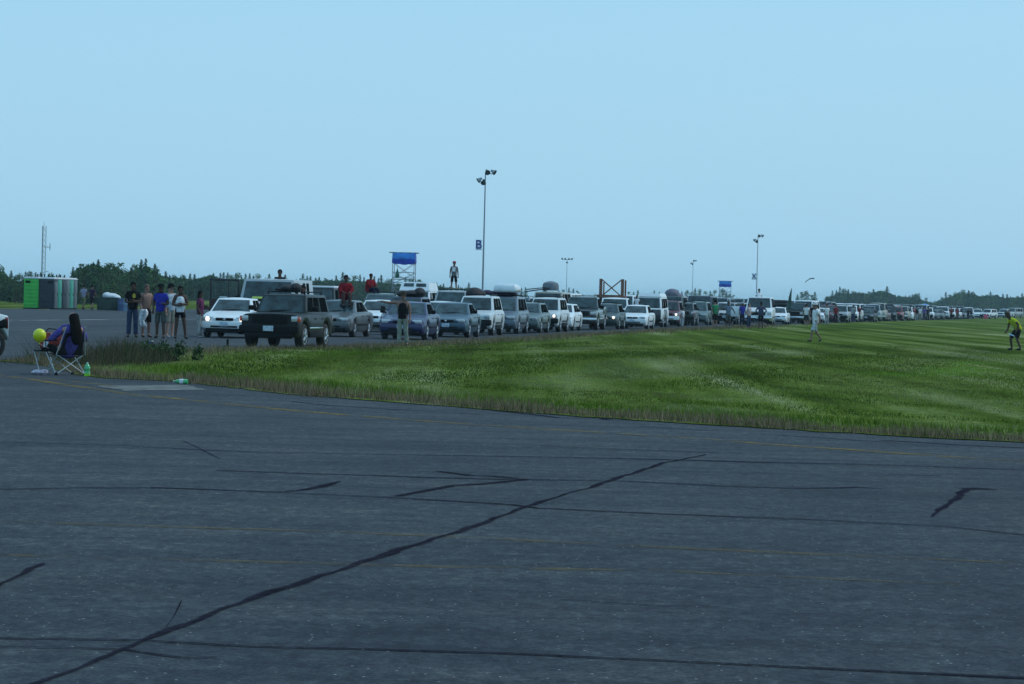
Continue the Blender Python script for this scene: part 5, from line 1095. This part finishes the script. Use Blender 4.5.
for s, k in ((-1,'bl'),(1,'br')): MB().tube(F_[k]+Vector((0,-.02,.38)), (s*.19,.40,.92), .011).obj('back_post', TUB, ch)
for s, k in ((-1,'fl'),(1,'fr')): MB().tube(S_[k], (s*.30,-.26,.64), .010).tube((s*.30,-.26,.64),(s*.30,.26,.66),.016).obj('arm_rest', SL, ch)
def sling(c, nx=8, ny=8, sag=.05, mb=None):
    vs = []
    for j in range(ny+1):
        for i in range(nx+1):
            u, v = i/nx, j/ny; p = (c[0]*(1-u)+c[1]*u)*(1-v)+(c[3]*(1-u)+c[2]*u)*v; n = (c[1]-c[0]).cross(c[3]-c[0]).normalized(); vs.append(p-n*sag*math.sin(math.pi*u)*(.4+.6*math.sin(math.pi*v)))
    return mb.add(vs, [(j*(nx+1)+i, j*(nx+1)+i+1, (j+1)*(nx+1)+i+1, (j+1)*(nx+1)+i) for j in range(ny) for i in range(nx)])
for nm, c in (('seat', [S_['fl'],S_['fr'],S_['br'],S_['bl']]), ('backrest', [S_['bl'],S_['br'],Vector((.18,.375,.80)),Vector((-.18,.375,.80))])):
    o = sling(c, mb=MB(), sag=.07 if nm == 'seat' else -.06).obj(nm, SL, ch); sm = o.modifiers.new('thick','SOLIDIFY'); sm.thickness = .012
LOUNGE = dict(pelvis=(0,.08,.44), waist=(0,.17,.57), chest=(0,.28,.78), neck=(0,.31,.97), head0=(0,.30,1.05), head1=(0,.285,1.14), head2=(0,.29,1.21), look=(0,-1,-.05), shR=(.18,.26,.90), elR=(.36,.12,.70), wrR=(.28,-.12,.68), haR=(.24,-.19,.68), shL=(-.18,.26,.90), elL=(-.36,.13,.69), wrL=(-.26,-.12,.66), haL=(-.2,-.19,.66),
    hipR=(.09,.02,.44), knR=(.12,-.42,.52), anR=(.08,-.80,.50), toR=(.10,-.90,.58), hipL=(-.09,.02,.44), knL=(-.10,-.42,.54), anL=(.0,-.82,.56), toL=(.0,-.92,.64))
sit = person('long haired person in purple lounging in the folding chair', (gc.x, gc.y), TH, 1.72, LOUNGE, 'pale', [('long_sleeve_shirt',PUR,.0),('trousers',BLKC),('shoe',SH)], None, None, None, z=ZROAD, slim=1.05)
hn = {'a': ((0,.295,1.20),.112,.120), 'b': ((0,.33,1.08),.112,.105), 'c': ((0,.43,.94),.125,.075), 'd': ((.015,.48,.78),.135,.05), 'e': ((-.01,.47,.58),.085,.035)}
link('hair', skin('long_hair', hn, [('a','b'),('b','c'),('c','d'),('d','e')], BLK_HAIR, 1), sit)
# footrest the feet lie on, bag, balloon, litter
bpy.context.view_layer.update()
def sloc(x, y, z): return ch.matrix_world @ Vector((x,y,z))
fr = thing('footrest_stool', 'small dark folding stool under the lounging feet', 'stool', sloc(.05,-.80,0), TH)
MB().box((0,0,.44),(.34,.30,.03),.012).obj('top', SL, fr)
for a in (-1,1):
    for b in (-1,1): MB().tube((a*.16,b*.15,0),(a*.15,-b*.14,.43),.010).obj('leg', TUB, fr)
mb = MB().box((0,0,.0),(.42,.20,.30),.03); o = mb.obj('snack_bag', mat('orange_red_bag', (.30,.035,.02), .6, var=.35, scale=6, bump=.3)); o.location = W(51.5,340.5,60.9); o.rotation_euler = (0,R(4),R(8)); tag(o, 'orange red bag with white marks on the sitter\'s lap', 'bag')
MB().box((.02,-.104,.10),(.08,.006,.07),.002).box((-.10,-.104,-.08),(.09,.006,.11),.002).obj('white_mark', WHC, o)
MB().tube((-.12,0,.15),(-.08,0,.22),.01).tube((-.08,0,.22),(.08,0,.22),.01).tube((.08,0,.22),(.12,0,.15),.01).obj('handle', BLACK, o)
bp_ = MB(); prof = [(0,-.15)]+[(.124*math.cos(t)*(1 if t > 0 else (1-.10*abs(math.sin(t))**2)), .124*math.sin(t)*(1 if t > 0 else 1.12)) for t in np.linspace(-1.45,1.5,14)]+[(0,.125)]
bp_.lathe(prof, n=20); bp_.lathe([(.018,-.165),(.006,-.148),(0,-.14)], n=10)
bal = bp_.obj('balloon', mat('yellow_balloon', (.58,.62,.012), .3, var=.03)); bal.location = W(39.6,335.2,59.6); tag(bal, 'bright yellow balloon beside the lounging sitter', 'balloon')
MB().tube((0,0,-.16),(.16,.1,-.24),.003,n=4).obj('string', WHC, bal)
g = at(87, 60); b_ = thing('drink_bottle', 'green plastic drink bottle standing by the folding chair', 'bottle', (g.x, g.y, ZROAD)); b_.scale = (1.25,1.25,1.0)
MB().lathe([(0,0),(.042,.0),(.046,.02),(.044,.09),(.040,.10),(.045,.12),(.044,.17),(.03,.215),(.014,.235),(.014,.245),(0,.245)],n=16).obj('body', mat('green_bottle', (.06,.42,.16), .15, coat=.6), b_)
MB().lathe([(.0471,.003),(.0475,.02),(.0455,.055),(.0,.055)],n=16).obj('drink', mat('lime_drink', (.22,.62,.01), .3), b_); MB().lathe([(0,.24),(.017,.24),(.017,.265),(0,.265)],n=12).obj('cap', mat('pale_cap', (.4,.6,.55), .4), b_)
g = at(181, 60.5); g = G(181,385.2); b_ = thing('drink_bottle', 'green plastic bottle lying on its side at the turf edge', 'bottle', (g.x, g.y, ZROAD+.045), R(78)); b_.scale = (1.0,1,1); M = Matrix.Rotation(R(-90),3,'X')
MB().lathe([(0,-.12),(.042,-.12),(.046,-.1),(.044,-.02),(.045,.03),(.03,.085),(.014,.105),(.014,.12),(0,.12)], (0,0,0), M, 16).obj('body', mat('green_bottle', (.06,.42,.16), .15), b_); MB().lathe([(0,.115),(.017,.115),(.017,.14),(0,.14)], (0,0,0), M, 12).obj('cap', mat('pale_cap', (.4,.6,.55), .4), b_)
MB().lathe([(.0465,-.05),(.0465,.02),(.0,.02)], (0,0,0), M, 16).obj('bottle_label', WHC, b_)
g = at(38, 60); mb = MB(); rr = random.Random(2)
for k in range(7): mb.ball((rr.uniform(-.12,.12), rr.uniform(-.06,.06), rr.uniform(.03,.07)), (rr.uniform(.05,.1), rr.uniform(.04,.07), rr.uniform(.03,.06)), 7, 5)
o = mb.obj('plastic_bag', mat('crumpled_white_plastic', (.42,.38,.46), .45, var=.4, scale=18, bump=1.0), sharp=5); o.location = (g.x, g.y, ZROAD); tag(o, 'crumpled white plastic bag on the ground by the chair', 'bag')
def cup(px, py, m, lab, s=1):
    g = G(px, py); o = thing('drink_cup', lab, 'cup', (g.x, g.y, ZROAD)); o.scale = (s,s,s)
    MB().lathe([(0,0),(.035,0),(.048,.13),(.05,.135),(.044,.13),(.032,.012),(0,.012)],n=14).obj('body', m, o); MB().lathe([(.0515,.118),(.0515,.137),(.049,.14)],n=14).obj('rim', WHC, o)
cup(150.5,348.5, mat('blue_cup', (.03,.07,.38), .4), 'blue cup standing behind the weeds of the verge tip', 1.5); cup(144.5,347.5, mat('white_cup', (.6,.62,.66), .4), 'small white cup beside the blue one', 1.0)
g = G(227.5,347); o = thing('marker_post', 'short dark marker post on the runway before the white saloon', 'marker post', (g.x, g.y, ZROAD))
MB().lathe([(0,0),(.10,0),(.10,.02),(.04,.03),(0,.03)],n=12).obj('base', BLACK, o); MB().lathe([(.035,.02),(.035,.20),(.02,.22),(0,.22)],n=10).obj('post', BLACK, o)
tag(co, kind='helper')
n_ = len([k for k in used if used[k] > 1]); print('shared far labels', n_)
